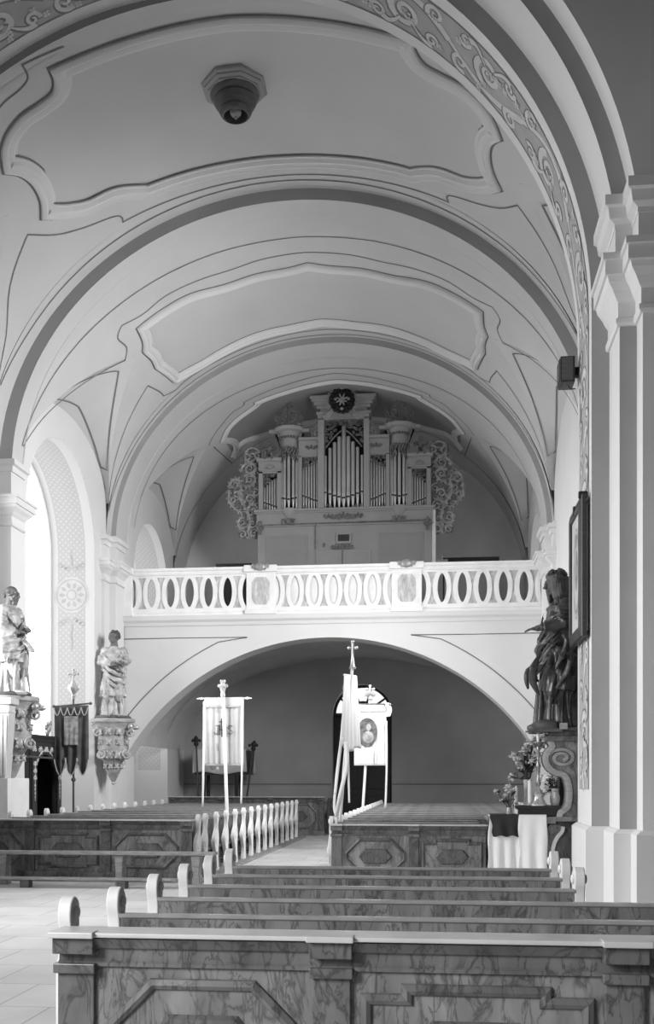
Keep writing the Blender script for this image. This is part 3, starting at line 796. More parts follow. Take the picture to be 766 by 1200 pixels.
# ------------------------------------------------------------------ carved ornament helpers (work in a local x, z plane, relief towards -y)
def spiral2(cx, cz, r, a0, turns, d, n=22, k=0.85):
    return [(cx + r * (1 - k * i / n) * math.cos(a0 + d * turns * 2 * math.pi * i / n), cz + r * (1 - k * i / n) * math.sin(a0 + d * turns * 2 * math.pi * i / n)) for i in range(n + 1)]
def relief(mb, pts, w0, w1, y=-0.03, depth=0.7, n=7):
    P = [(x, y, z) for x, z in pts]; L = len(P)
    mb.tube(P, [lerp(w0, w1, i / (L - 1)) for i in range(L)], n, flat=depth, up=(0, -1, 0))
def leafs(mb, pts, size, y=-0.03, step=3, rng=None, side=0):
    for i in range(1, len(pts) - 1, step):
        (x0, z0), (x1, z1) = pts[i - 1], pts[i + 1]
        t = Vector((x1 - x0, 0, z1 - z0))
        if t.length < 1e-6: continue
        t.normalize(); nrm = Vector((-t.z, 0, t.x))
        for sg in ((1, -1) if side == 0 else (side,)):
            d = (t * 0.8 + nrm * sg * 0.8).normalized()
            c = Vector((pts[i][0], y, pts[i][1])) + d * size * 0.75
            rot = Matrix((d, Vector((0, 1, 0)), d.cross(Vector((0, 1, 0))))).transposed()
            mb.ell(c, (size, size * 0.35, size * 0.36), 6, 5, rot)
def cartouche_knot(mb, cx, cz, w, h, y=-0.03, seed=1):
    # a symmetrical cluster of c-scrolls and leaves
    rg = random.Random(seed)
    for sx in (-1, 1):
        a = spiral2(cx + sx * w * 0.26, cz - h * 0.1, h * 0.34, math.pi / 2, 1.3, -sx); relief(mb, a, h * 0.10, h * 0.05, y)
        b = spiral2(cx + sx * w * 0.42, cz + h * 0.12, h * 0.26, -math.pi / 2, 1.2, sx); relief(mb, b, h * 0.08, h * 0.04, y)
        leafs(mb, a[:12], h * 0.14, y, 3); leafs(mb, b[:10], h * 0.12, y, 3)
    mb.ell((cx, y, cz), (h * 0.2, h * 0.14, h * 0.34), 8, 6)
    mb.ell((cx, y, cz + h * 0.4), (h * 0.14, h * 0.1, h * 0.16), 8, 6)
def fretwork(mb, poly_fn, x0, x1, z0, z1, n, size, y=-0.03, seed=1):
    # openwork of small scrolls filling the part of the box where poly_fn(x, z) is true
    rg = random.Random(seed); placed = []
    for k in range(n * 12):
        x, z = rg.uniform(x0, x1), rg.uniform(z0, z1)
        if not poly_fn(x, z): continue
        if any(math.hypot(x - a, z - b) < size * 1.15 for a, b in placed): continue
        placed.append((x, z)); 
        s = spiral2(x, z, size * rg.uniform(0.6, 0.85), rg.uniform(0, 6.28), 1.2, rg.choice((-1, 1)), 14)
        relief(mb, s, size * 0.22, size * 0.10, y, 0.8, 6)
        leafs(mb, s[:9], size * 0.32, y, 4)
        if len(placed) >= n: break

# ------------------------------------------------------------------ organ
organ = thing('pipe_organ', 'grey baroque organ with gilded carved wings standing behind the gallery balustrade', 'organ', (-2.76, 29.4, 5.86))
U = 0.00983                           # one unit of the layout is about a centimetre
def ox(u): return (u - 378) * U
def oz(v): return 7.70 + (555 - v) * U - 5.86
def obox(mb, u0, u1, v0, v1, y0, y1): mb.box(ox(u0), ox(u1), y0, y1, oz(v1), oz(v0))
# lower case
mb = MB(); obox(mb, 125, 631, 430, 740, 0.0, 1.3)
obox(mb, 122, 634, 392, 430, -0.03, 1.25)
for v, o_, h in ((432, 0.05, 5), (394, 0.07, 5), (387, 0.10, 7)): obox(mb, 125 - o_ / U, 631 + o_ / U, v, v + h, -o_, 1.3)
mb.build('lower_case', M['organ'], organ, bevel=0.01)
for u0, u1 in ((148, 272), (480, 608)):
    mb = MB(); obox(mb, u0, u1, 463, 740, -0.025, 0.05); obox(mb, u0 + 6, u1 - 6, 469, 734, -0.035, 0.05)
    mb.build('case_panel', M['organ_d'], organ, bevel=0.012)
for u0, u1 in ((297, 372), (375, 456)):
    mb = MB(); obox(mb, u0, u1, 509, 740, -0.05, 0.05); obox(mb, u0 + 9, u1 - 9, 518, 732, -0.06, 0.05)
    mb.build('case_door', M['organ'], organ, bevel=0.012)
mb = MB()

for k in range(3): cartouche_knot(mb, ox(375) + (k - 1) * 0.19, oz(501) + (0.02 if k == 1 else 0), 0.20, 0.15, -0.06, 2)
mb.tube([(ox(375) - 0.32, -0.055, oz(505)), (ox(375) + 0.32, -0.055, oz(505))], 0.014, 6)
mb.build('door_crest', M['gilt_d'], organ, smooth=60)
mb = MB(); obox(mb, 355, 399, 459, 491, -0.06, 0.0); fr_ = mb.build('music_board', M['organ'], organ, bevel=0.008)
mb = MB(); obox(mb, 361, 394, 465, 484, -0.065, -0.03); mb.build('dark_panel', M['dark'], fr_)
mb = MB(); obox(mb, 317, 324, 488, 498, -0.03, 0.0); mb.build('keyhole_plate', M['gilt_d'], organ)
mb = MB(); mb.tube([(ox(128), -0.09, oz(433)), (ox(628), -0.09, oz(428))], 0.016, 6); mb.tube([(ox(296), -0.06, oz(432)), (ox(296), -0.06, oz(505))], 0.018, 6)
mb.build('iron_rod', M['gilt_d'], organ)
for u in (133, 619):
    mb = MB(); cartouche_knot(mb, ox(u), oz(440), 0.16, 0.16, -0.07, 3); mb.ell((ox(u), -0.07, oz(428)), (0.05, 0.05, 0.09)); mb.ell((ox(u), -0.08, oz(453)), (0.04, 0.04, 0.07))
    mb.build('carved_head', M['gilt_d'], organ, smooth=60)
mb = MB()
for i in range(5): cartouche_knot(mb, ox(334 + i * 21.5), oz(411 + (3 if i % 2 else 0)), 0.25, 0.16 if i != 2 else 0.2, -0.06, i)
mb.build('carved_frieze', M['gilt_d'], organ, smooth=60)
# dark interior behind the pipes
mb = MB(); obox(mb, 130, 626, 245, 392, 0.42, 0.5); obox(mb, 195, 561, 190, 245, 0.42, 0.5); obox(mb, 310, 446, 80, 190, 0.42, 0.5); mb.build('case_interior', M['black'], organ)

def pipe_set(us, tops, mouths, rad, zfoot, y=0.12, ys=None):
    for i, u in enumerate(us):
        yy = y if ys is None else ys[i]
        zt, zm, zf = oz(tops[i]), oz(mouths[i]), oz(zfoot)
        r = rad[i] if hasattr(rad, '__len__') else rad
        mb = MB()
        mb.lathe([(0.012, zf), (0.02, zf + 0.01), (r, zm - 0.04), (r, zm), (r * 1.02, zm + 0.005), (r, zm + 0.01), (r, zt), (r * 0.9, zt + 0.01)], (ox(u), yy, 0), 12)
        p = mb.build('organ_pipe', M['pipe'], organ, smooth=40)
        mb = MB()   # the mouth: flat upper lip leaning in over a dark slit
        h = r * 1.7
        mb.add([(ox(u) - r * 0.62, yy - r * 0.90, zm + 0.02), (ox(u) + r * 0.62, yy - r * 0.90, zm + 0.02), (ox(u) + r * 0.62, yy - r * 0.93, zm + 0.02 + h), (ox(u) - r * 0.62, yy - r * 0.93, zm + 0.02 + h),
                (ox(u) - r * 0.62, yy - r * 0.6, zm + 0.02), (ox(u) + r * 0.62, yy - r * 0.6, zm + 0.02), (ox(u) + r * 0.62, yy - r * 0.6, zm + 0.02 + h), (ox(u) - r * 0.62, yy - r * 0.6, zm + 0.02 + h)],
               [(0, 1, 2, 3), (0, 4, 5, 1), (3, 2, 6, 7), (0, 3, 7, 4), (1, 5, 6, 2)])
        mb.build('pipe_mouth', M['pipe_mouth'], p)
        mb = MB(); mb.box(ox(u) - r * 0.75, ox(u) + r * 0.75, yy - r * 1.0, yy - r * 0.5, zm - 0.025, zm + 0.018); mb.build('pipe_slit', M['black'], p)

# central tower
mb = MB()
for u0, u1 in ((303, 321), (436, 452)): obox(mb, u0, u1, 128, 390, -0.10, 0.45)
obox(mb, 303, 452, 110, 132, -0.10, 0.45); obox(mb, 310, 446, 84, 112, -0.08, 0.45)
for v, e, d in ((110, 4, 0.14), (92, 3, 0.13), (84, 10, 0.20), (76, 16, 0.26), (69, 21, 0.32)): obox(mb, 303 - e, 452 + e, v, v + 8.2, -d, 0.45)
mb.build('central_tower', M['organ'], organ, bevel=0.008)
us = [323.5 + i * 13.4 for i in range(9)]
pipe_set(us, [235, 212, 196, 180, 150, 180, 196, 212, 235], [340, 345, 350, 354, 357, 354, 350, 345, 340], [0.045, 0.05, 0.055, 0.058, 0.062, 0.058, 0.055, 0.05, 0.045], 389, 0.04)
mb = MB(); fretwork(mb, lambda x, z: z > oz(222) + 0 and (z > oz(135 + (1 - abs(x) / 0.58) * 18 + max(0, abs(x) - 0.10) * 150) ), ox(320), ox(437), oz(215), oz(130), 44, 0.068, -0.06, 5)
for sx in (-1, 1):
    relief(mb, [(sx * (0.06 + 0.46 * i / 12), oz(165 + 48 * (i / 12) ** 1.3)) for i in range(13)], 0.022, 0.022, -0.07)
mb.build('pipe_shade', M['gilt_d'], organ, smooth=60)
mb = MB(); fretwork(mb, lambda x, z: z < oz(392 - 16 * abs(x) / 0.5), ox(320), ox(437), oz(390), oz(374), 14, 0.05, -0.07, 8); mb.build('lower_fretwork', M['gilt_d'], organ, smooth=60)
# sunburst with a flower in a wreath of cloud
mb = MB(); c0 = (ox(376), oz(88))
for i in range(16):
    a = 2 * math.pi * i / 16
    if abs(math.cos(a)) < 0.5 and math.sin(a) > 0: continue
    d = (math.cos(a), math.sin(a)); L_ = 0.74 if i % 4 == 2 else 0.50
    for q in (-0.035, 0, 0.035):
        px_, pz_ = -d[1] * q, d[0] * q
        mb.tube([(c0[0] + d[0] * 0.22 + px_, -0.33, c0[1] + d[1] * 0.22 + pz_), (c0[0] + d[0] * (L_ - abs(q)) + px_ * 1.7, -0.33, c0[1] + d[1] * (L_ - abs(q)) + pz_ * 1.7)], [0.017, 0.014], 5)
sun = mb.build('sunburst', M['gold'], organ)
mb = MB(); rg = random.Random(3)
for i in range(34):
    a = 2 * math.pi * i / 17; rr = 0.30 if i < 17 else 0.22
    mb.ell((c0[0] + rr * math.cos(a), -0.36 - rg.uniform(0, 0.03), c0[1] + rr * math.sin(a) * 1.05), rg.uniform(0.06, 0.085), 8, 6)
mb.lathe([(0.0, -0.03), (0.26, -0.03), (0.27, 0.0), (0.0, 0.0)], (0, 0, 0), 20)
nv = len(mb.v) - 80
for i in range(nv, len(mb.v)):
    x, y, z = mb.v[i]; mb.v[i] = (c0[0] + x, -0.35 + z, c0[1] + y)
mb.build('cloud_wreath', M['black'], sun, smooth=60)
mb = MB()
for i in range(8):
    a = 2 * math.pi * i / 8 + 0.39
    d = Vector((math.cos(a), 0, math.sin(a))); rot = Matrix((d, Vector((0, 1, 0)), d.cross(Vector((0, 1, 0))))).transposed()
    mb.ell(Vector((c0[0], -0.42, c0[1])) + d * 0.10, (0.10, 0.02, 0.028), 8, 6, rot)
for i in range(3):
    mb.ell((c0[0] + (i - 1) * 0.19, -0.44, c0[1] - 0.26 + abs(i - 1) * 0.27), (0.05, 0.03, 0.045), 8, 6)
mb.ell((c0[0], -0.44, c0[1] + 0.33), (0.10, 0.03, 0.05), 8, 6)
mb.build('sun_flower', M['gilt'], sun, smooth=60)

def inner_flat(m_):
    f = (lambda u: u) if m_ > 0 else (lambda u: 755 - u)
    def b(mb, u0, u1, v0, v1, y0, y1):
        a, c = sorted((f(u0), f(u1))); obox(mb, a, c, v0, v1, y0, y1)
    mb = MB()
    b(mb, 245, 255, 230, 390, -0.02, 0.45); b(mb, 301, 304, 230, 390, -0.02, 0.45); b(mb, 245, 304, 188, 236, -0.02, 0.45)
    b(mb, 245, 304, 180, 188, -0.08, 0.45); b(mb, 245, 304, 228, 233, -0.05, 0.45)
    mb.build('inner_flat', M['organ'], organ, bevel=0.006)
    mb = MB(); cartouche_knot(mb, ox(f(283)), oz(209), 0.30, 0.15, -0.04, 4); mb.build('carved_boss', M['gilt_d'], organ, smooth=60)
    us = [f(258.5 + i * 7.9) for i in range(6)]
    tops = [268, 262, 256, 251, 247, 244]; mo = [346, 349, 352, 356, 359, 361]
    pipe_set(us, tops, mo, 0.031, 389, 0.10)
    mb = MB(); 
    for k in range(1): fretwork(mb, lambda x, z: z > oz(246 + (1 - abs(x - ox(f(303))) / 0.48) * -6 + abs(x - ox(f(303))) / 0.48 * 28), min(ox(f(255)), ox(f(303))), max(ox(f(255)), ox(f(303))), oz(274), oz(236), 16, 0.055, 0.0, 6)
    relief(mb, [(lerp(ox(f(255)), ox(f(303)), i / 8), oz(277 - 24 * (i / 8) ** 0.6)) for i in range(9)], 0.016, 0.016, -0.01)
    mb.build('pipe_shade', M['gilt_d'], organ, smooth=60)
    mb = MB(); fretwork(mb, lambda x, z: True, min(ox(f(255)), ox(f(275))), max(ox(f(255)), ox(f(275))), oz(388), oz(376), 5, 0.045, 0.0, 9); mb.build('lower_fretwork', M['gilt_d'], organ, smooth=60)
    # volute above the flat, against the central tower
    mb = MB()
    for (cu, cv, r) in ((298, 168, 0.11), (299, 150, 0.08), (300, 137, 0.055)):
        s = spiral2(ox(f(cu)), oz(cv), r, 0.5, 1.3, m_, 16); relief(mb, s, r * 0.32, r * 0.15, 0.05); leafs(mb, s[:10], r * 0.4, 0.05, 3)
    mb.build('carved_volute', M['gilt'], organ, smooth=60)

def side_tower(m_):
    f = (lambda u: u) if m_ > 0 else (lambda u: 756 - u)
    cx = ox(f(217.5)); 
    mb = MB(); H = math.pi
    # round cornice and drum (half round, bulging forwards)
    hl = lambda prof, ctr=(cx, 0.12, 0): mb.lathe(prof, ctr, 24, math.pi, 2 * math.pi)
    hl([(0.24, oz(207)), (0.26, oz(207)), (0.26, oz(203)), (0.245, oz(201)), (0.245, oz(176)), (0.27, oz(174)), (0.29, oz(168)), (0.30, oz(163)), (0.42, oz(160)), (0.45, oz(155)), (0.45, oz(151)), (0.40, oz(150))])
    obox(mb, f(217.5) - 58, f(217.5) + 58, 153, 162, -0.02, 0.45); obox(mb, f(217.5) - 26, f(217.5) + 26, 160, 215, 0.1, 0.45)
    for a, b in ((191, 196), (239, 245)):
        a, b = sorted((f(a), f(b))); obox(mb, a, b, 205, 390, 0.02, 0.45)
    hl([(0.02, oz(430)), (0.06, oz(424)), (0.10, oz(415)), (0.16, oz(405)), (0.22, oz(397)), (0.24, oz(391)), (0.25, oz(386)), (0.02, oz(386))], (cx, 0.06, 0))
    mb.build('side_tower', M['organ'], organ, smooth=35)
    mb = MB()
    for i in range(11):
        a = math.pi + math.pi * (i + 0.5) / 11
        mb.ell((cx + 0.285 * math.cos(a), 0.12 + 0.285 * math.sin(a), oz(179)), (0.03, 0.03, 0.04), 6, 5)
    mb.build('cornice_beads', M['gilt_d'], organ, smooth=60)
    n = 5; us = []; ys_ = []
    for i in range(n):
        a = math.pi + math.pi * (i + 0.5) / n
        us.append(f(217.5) + 0.205 * math.cos(a) / U * 1.0); ys_.append(0.10 + 0.16 * math.sin(a))
    pipe_set(us, [228, 219, 212, 219, 228], [352, 356, 359, 356, 352], [0.036, 0.042, 0.046, 0.042, 0.036], 386, ys=ys_)
    mb = MB()
    for i in range(9):
        a = math.pi + math.pi * (i + 0.5) / 9; L_ = 0.20 + 0.16 * abs(math.cos(a))
        x, y = cx + 0.245 * math.cos(a), 0.11 + 0.235 * math.sin(a)
        s = [(x - cx + cx + 0.03 * math.cos(t), oz(212) - L_ * (t / 6.28) ) for t in [k * 0.7 for k in range(10)]]
        mb.tube([(p[0], y, p[1]) for p in s], [0.035 - 0.002 * k for k in range(10)], 6)
        mb.ell((x, y, oz(209)), (0.05, 0.03, 0.045), 8, 6); mb.ell((x, y - 0.01, oz(212) - L_), (0.03, 0.02, 0.04), 6, 5)
    mb.build('lambrequin', M['gilt_d'], organ, smooth=60)
    mb = MB(); s = spiral2(cx, oz(420), 0.1, 0.3, 1.2, m_, 14)
    for sx in (-1, 1):
        s = spiral2(cx + sx * 0.09, oz(426), 0.085, math.pi / 2, 1.2, -sx, 14); relief(mb, s, 0.03, 0.015, -0.12); leafs(mb, s[:8], 0.04, -0.12, 3)
    mb.ell((cx, -0.12, oz(424)), (0.06, 0.05, 0.09)); mb.build('carved_pendant', M['gilt_d'], organ, smooth=60)
    # openwork crest standing on the tower
    mb = MB(); b0 = oz(150)
    relief(mb, [(cx, b0 + 0.06 * i) for i in range(14)], 0.03, 0.012, 0.0)
    for sx in (-1, 1):
        for (dx, dz, r, a0, d) in ((0.12, 0.12, 0.12, -1.57, 1), (0.28, 0.10, 0.10, -1.57, 1), (0.13, 0.34, 0.11, -1.57, 1), (0.33, 0.30, 0.08, -1.57, 1), (0.10, 0.55, 0.08, -1.57, 1)):
            s = spiral2(cx + sx * dx, b0 + dz, r, a0, 1.2, sx * d, 16); relief(mb, s, r * 0.24, r * 0.12, 0.0); leafs(mb, s[:11], r * 0.38, 0.0, 3)
        relief(mb, [(cx + sx * (0.05 + 0.33 * i / 10), b0 + 0.05 + 0.4 * (i / 10) ** 2) for i in range(11)], 0.025, 0.012, 0.0)
        relief(mb, [(cx + sx * (0.22 * (1 - i / 10)), b0 + 0.42 + 0.35 * (i / 10)) for i in range(11)], 0.02, 0.012, 0.0)
    mb.ell((cx, 0, b0 + 0.72), (0.07, 0.04, 0.10)); mb.ell((cx, 0, b0 + 0.86), (0.03, 0.03, 0.06))
    for sx in (-1, 1): mb.ell((cx + sx * 0.09, 0, b0 + 0.78), (0.05, 0.02, 0.03))
    mb.build('tower_crest', M['gilt_d'], organ, smooth=60)

def outer_flat(m_):
    f = (lambda u: u) if m_ > 0 else (lambda u: 756 - u)
    def b(mb, u0, u1, v0, v1, y0, y1):
        a, c = sorted((f(u0), f(u1))); obox(mb, a, c, v0, v1, y0, y1)
    mb = MB()
    b(mb, 127, 140, 272, 392, 0.0, 0.5); b(mb, 182, 194, 272, 392, 0.0, 0.5); b(mb, 127, 194, 244, 279, 0.0, 0.5)
    b(mb, 122, 196, 236, 245, -0.08, 0.5); b(mb, 130, 192, 270, 274, -0.03, 0.45)
    mb.build('outer_flat', M['organ'], organ, bevel=0.006)
    mb = MB(); pts = [(ox(f(160)) + 0.11 * math.cos(t), oz(265) + 0.09 * math.sin(t)) for t in [math.pi * k / 10 for k in range(11)]]
    relief(mb, pts, 0.025, 0.025, -0.02); mb.ell((ox(f(160)), -0.01, oz(262)), (0.07, 0.03, 0.05)); mb.build('shell_boss', M['organ_d'], organ, smooth=60)
    us = [f(143.5 + i * 7.3) for i in range(6)]
    pipe_set(us, [318, 310, 303, 298, 294, 291], [362, 365, 367, 370, 373, 375], 0.027, 391, 0.12)
    mb = MB(); fretwork(mb, lambda x, z: z > oz(292 + abs(x - ox(f(182))) / 0.41 * 20), min(ox(f(141)), ox(f(181))), max(ox(f(141)), ox(f(181))), oz(312), oz(280), 12, 0.055, 0.03, 7)
    relief(mb, [(lerp(ox(f(140)), ox(f(182)), i / 8), oz(316 - 20 * (i / 8) ** 0.7)) for i in range(9)], 0.015, 0.015, 0.02)
    mb.build('pipe_shade', M['gilt_d'], organ, smooth=60)
    mb = MB(); fretwork(mb, lambda x, z: True, min(ox(f(141)), ox(f(155))), max(ox(f(141)), ox(f(155))), oz(390), oz(374), 4, 0.05, 0.03, 3); mb.build('lower_fretwork', M['gilt_d'], organ, smooth=60)

def wing(m_):
    # layout units of the carving: x to the right, y down, 3.85 mm each
    def P(x, y):
        lx = -3.718 - (-2.76 - -2.76) + 0.00385 * x; lz = 12.876 - 0.00385 * y - 5.86
        return (lx if m_ > 0 else -lx, lz)
    mb = MB()
    outl = [(335, 450), (300, 440), (240, 442), (198, 455), (186, 500), (200, 540), (178, 590), (172, 640), (150, 645), (110, 655), (94, 695), (90, 760), (84, 810), (100, 860), (130, 895), (180, 920), (188, 950), (165, 990), (172, 1030), (158, 1060), (170, 1108), (220, 1110), (250, 1085), (265, 1112), (312, 1112), (322, 1000), (328, 900), (330, 600)]
    mb.prism([P(x, y) for x, y in outl], lambda u, v, w: (u, w, v), 0.22, 0.27)
    w = mb.build('carved_wing', M['gilt_d'], organ)
    mb = MB()
    def run(pts, w0, w1, lf=0.07, st=3):
        q = [(p.x, p.y) for p in smooth_path([(a, b, 0) for a, b in [P(x, y) for x, y in pts]], 5)]
        relief(mb, q, w0, w1, 0.19)
        if lf: leafs(mb, q, lf, 0.19, st)
    def sp(cx, cy, r, a0, turns, d, w0=0.04, lf=0.055):
        c = P(cx, cy); q = spiral2(c[0], c[1], r * 0.00385, a0 if m_ > 0 else math.pi - a0, turns, d * m_, 20); relief(mb, q, w0, w0 * 0.45, 0.18)
        if lf: leafs(mb, q[:13], lf, 0.19, 3)
    sp(265, 492, 72, 0.4, 1.4, 1, 0.045); sp(225, 500, 30, 2.0, 1.2, -1); sp(310, 490, 30, 1.0, 1.2, 1)
    run([(180, 612), (195, 565), (245, 540), (295, 570), (300, 610)], 0.045, 0.03); sp(248, 585, 42, 0.0, 1.4, -1)
    run([(205, 640), (250, 625), (290, 650), (285, 690), (245, 720), (210, 725)], 0.055, 0.03); sp(250, 668, 34, 0.5, 1.3, 1)
    run([(98, 735), (100, 690), (130, 662), (165, 668), (182, 710), (185, 780), (205, 850), (245, 940)], 0.05, 0.03); sp(135, 700, 40, 1.6, 1.3, 1)
    run([(92, 740), (90, 800), (108, 850), (150, 890), (190, 915)], 0.04, 0.03); sp(118, 815, 30, 3.0, 1.3, 1); sp(150, 770, 32, 0.6, 1.3, -1)
    run([(170, 750), (175, 810), (215, 870), (235, 900)], 0.06, 0.03); sp(250, 812, 36, 0.0, 1.4, 1); sp(295, 770, 34, 2.0, 1.3, -1)
    run([(235, 930), (235, 880), (265, 852), (305, 860)], 0.05, 0.03); sp(285, 900, 34, 1.0, 1.3, -1)
    sp(190, 985, 34, 1.0, 1.4, 1); run([(170, 960), (165, 1010), (200, 1035), (240, 1020)], 0.045, 0.03); sp(270, 1000, 38, 0.3, 1.3, -1)
    sp(195, 1078, 32, 2.6, 1.3, -1); sp(280, 1075, 34, 0.5, 1.3, 1); run([(245, 940), (250, 1000), (235, 1050), (250, 1105)], 0.05, 0.03)
    mb.build('wing_scrolls', M['gilt'], w, smooth=60)
for m_ in (1, -1): inner_flat(m_); side_tower(m_); outer_flat(m_); wing(m_)
# white strip: light on the case's end beside the right wing, put into its colour
mb = MB(); obox(mb, 632, 642, 398, 560, 0.02, 0.5); mb.build('lit_case_end', M['white'], organ)

# things near the organ on the gallery
mb = MB(); mb.box(-6.75, -5.72, 30.9, 31.5, 5.86, 8.05); mb.box(-6.8, -5.68, 30.85, 31.5, 8.05, 8.15)
c = mb.build('cupboard', M['dark'], bevel=0.01); tag(c, 'dark cupboard on the gallery left of the organ', 'cupboard')
mb = MB()
for x in (-6.48, -5.98): mb.box(x - 0.22, x + 0.22, 30.87, 30.91, 6.0, 7.95)
mb.build('cupboard_door', M['darker'], c, bevel=0.01)
t = thing('choir_rail', 'dark wooden rail frame on the gallery right of the organ', 'rail', (0.85, 31.0, 5.86))
mb = MB(); mb.box(-0.85, 0.85, -0.04, 0.04, 2.22, 2.34); mb.build('top_rail', M['darker'], t, bevel=0.008)
mb = MB(); mb.box(-0.85, 0.85, -0.03, 0.03, 0.75, 0.95); mb.build('lower_rail', M['darker'], t, bevel=0.008)
for x in (-0.8, 0.0, 0.8):
    mb = MB(); mb.box(x - 0.04, x + 0.04, -0.03, 0.03, 0, 2.25); mb.build('post', M['darker'], t, bevel=0.008)
t = thing('music_stand', 'small pale music stand on the gallery beside the right organ wing', 'stand', (0.02, 29.0, 5.86))
mb = MB(); mb.tube([(0, 0, 0), (0, 0, 1.98)], 0.015, 8); mb.lathe([(0.2, 0), (0.2, 0.02), (0.03, 0.05)], (0, 0, 0), 12); mb.build('stem', M['organ'], t)
mb = MB(); mb.add([(-0.16, -0.02, 1.68), (0.16, -0.02, 1.68), (0.16, 0.1, 1.90), (-0.16, 0.1, 1.90), (-0.16, 0, 1.68), (0.16, 0, 1.68), (0.16, 0.12, 1.90), (-0.16, 0.12, 1.90)], [(0, 1, 2, 3), (7, 6, 5, 4), (0, 4, 5, 1), (1, 5, 6, 2), (2, 6, 7, 3), (3, 7, 4, 0)]); mb.build('desk', M['organ'], t)

# ------------------------------------------------------------------ gallery balustrade
bal = thing('balustrade', 'pale marbled stone balustrade with oval openings along the gallery', 'balustrade', (XC, GY, 5.86))
BX0, BX1 = -8.22 - XC, 2.56 - XC
mb = MB(); PR = [(0, -0.02), (0.16, -0.02), (0.16, 0.04), (0.10, 0.08), (0.08, 0.13), (-0.10, 0.13), (-0.12, -0.02)]
mb.prism([(-u, v) for u, v in [(-0.14, 0.0), (0.14, 0.0), (0.14, 0.06), (0.10, 0.10), (0.10, 0.16), (-0.10, 0.16), (-0.14, 0.06)]], lambda u, v, w: (w, u + 0.1, v), BX0, BX1); mb.build('base_moulding', M['white'], bal)
mb = MB(); mb.prism([(-0.06, 1.05), (0.26, 1.05), (0.28, 1.10), (0.28, 1.13), (0.32, 1.16), (0.32, 1.22), (-0.12, 1.22), (-0.12, 1.16), (-0.08, 1.13), (-0.08, 1.10)], lambda u, v, w: (w, u, v), BX0, BX1); mb.build('handrail', M['white'], bal)
def px_x(px, Y=26.3): return Y * math.tan(math.atan((px - 383) / 1214.0) - R(6.3)) - XC
peds = [(px_x(135), px_x(155.5)), (px_x(289), px_x(323)), (px_x(459), px_x(494)), (px_x(638), BX1)]
for i, (a, b) in enumerate(peds):
    mb = MB(); mb.box(a, b, -0.06, 0.26, 0.02, 1.06); mb.box(a - 0.03, b + 0.03, -0.12, 0.28, 0.0, 0.13); mb.box(a - 0.05, b + 0.05, -0.16, 0.32, 1.08, 1.25)
    p = mb.build('pedestal', M['white'], bal, bevel=0.012)
    if i in (1, 2):
        w_, m_ = (b - a) * 0.30, (a + b) / 2
        mb = MB(); mb.prism([(m_ - w_, 0.38), (m_ - w_, 0.82), (m_ - w_ * 0.6, 0.95), (m_ + w_ * 0.6, 0.95), (m_ + w_, 0.82), (m_ + w_, 0.38), (m_ + w_ * 0.6, 0.25), (m_ - w_ * 0.6, 0.25)], lambda u, v, w: (u, w, v), -0.075, -0.05)
        mb.build('marble_inlay', M['infill'], p)
        mb = MB(); cartouche_knot(mb, m_, 1.20, 0.42, 0.2, -0.18, 5 + i); mb.ell((m_, -0.18, 1.2), (0.15, 0.05, 0.11)); mb.build('carved_head', M['gilt'], p, smooth=60)
ZC, RX, RZ = 0.60, 0.140, 0.405
for i in range(3):
    a, b = peds[i][1], peds[i + 1][0]; n = 6; st = (b - a) / n
    blind = (i == 1)
    mb = MB(); rim = MB()
    for k in range(n + 1):
        cx = a + st * k; half = k in (0, n)
        xl, xr = max(a, cx - st / 2), min(b, cx + st / 2)
        # plate between the cell's rectangle and the oval, front and back, with the oval's reveal
        N_ = 48; ang = [2 * math.pi * j / N_ for j in range(N_ + 1)]
        if k == 0: ang = [-math.pi / 2 + math.pi * j / 24 for j in range(25)]
        if k == n: ang = [math.pi / 2 + math.pi * j / 24 for j in range(25)]
        ov = [(cx + RX * math.cos(t), ZC + RZ * math.sin(t)) for t in ang]
        def edge(t):
            c_, s_ = math.cos(t), math.sin(t); hx = st / 2; hz0, hz1 = ZC - 0.14, 1.06 - ZC
            tx = hx / abs(c_) if abs(c_) > 1e-6 else 1e9; tz = (hz1 if s_ > 0 else hz0) / abs(s_) if abs(s_) > 1e-6 else 1e9
            q = min(tx, tz); return (cx + q * c_, ZC + q * s_)
        ed = [edge(t) for t in ang]
        for j in range(len(ang) - 1):
            c4 = [(ov[j], ov[j + 1], ed[j + 1], ed[j])]
            for q in c4:
                mb.add([(u, 0.02, v) for u, v in q], [(0, 1, 2, 3)]); mb.add([(u, 0.16, v) for u, v in q], [(3, 2, 1, 0)])
            mb.add([(ov[j][0], 0.02, ov[j][1]), (ov[j + 1][0], 0.02, ov[j + 1][1]), (ov[j + 1][0], 0.16, ov[j + 1][1]), (ov[j][0], 0.16, ov[j][1])], [(0, 1, 2, 3)])
        rim.sweep([(cx + (RX + 0.045) * math.cos(t), 0.02, ZC + (RZ + 0.035) * math.sin(t)) for t in ang], [(0, -1, 0)] * len(ang), [(-0.05, 0), (-0.045, 0.03), (st / 2 - RX - 0.045, 0.03), (st / 2 - RX - 0.04, 0)])
        rim_d = None
    for z0, z1 in ((0.13, 0.19), (1.0, 1.06)): rim.box(a, b, -0.012, 0.03, z0, z1)
    pn = mb.build('pierced_panel', M['infill'], bal); rim.build('oval_rims', M['white'], pn)
    if blind:
        mb = MB(); mb.box(a, b, 0.05, 0.09, 0.13, 1.06); mb.build('backing_board', M['white'], pn)

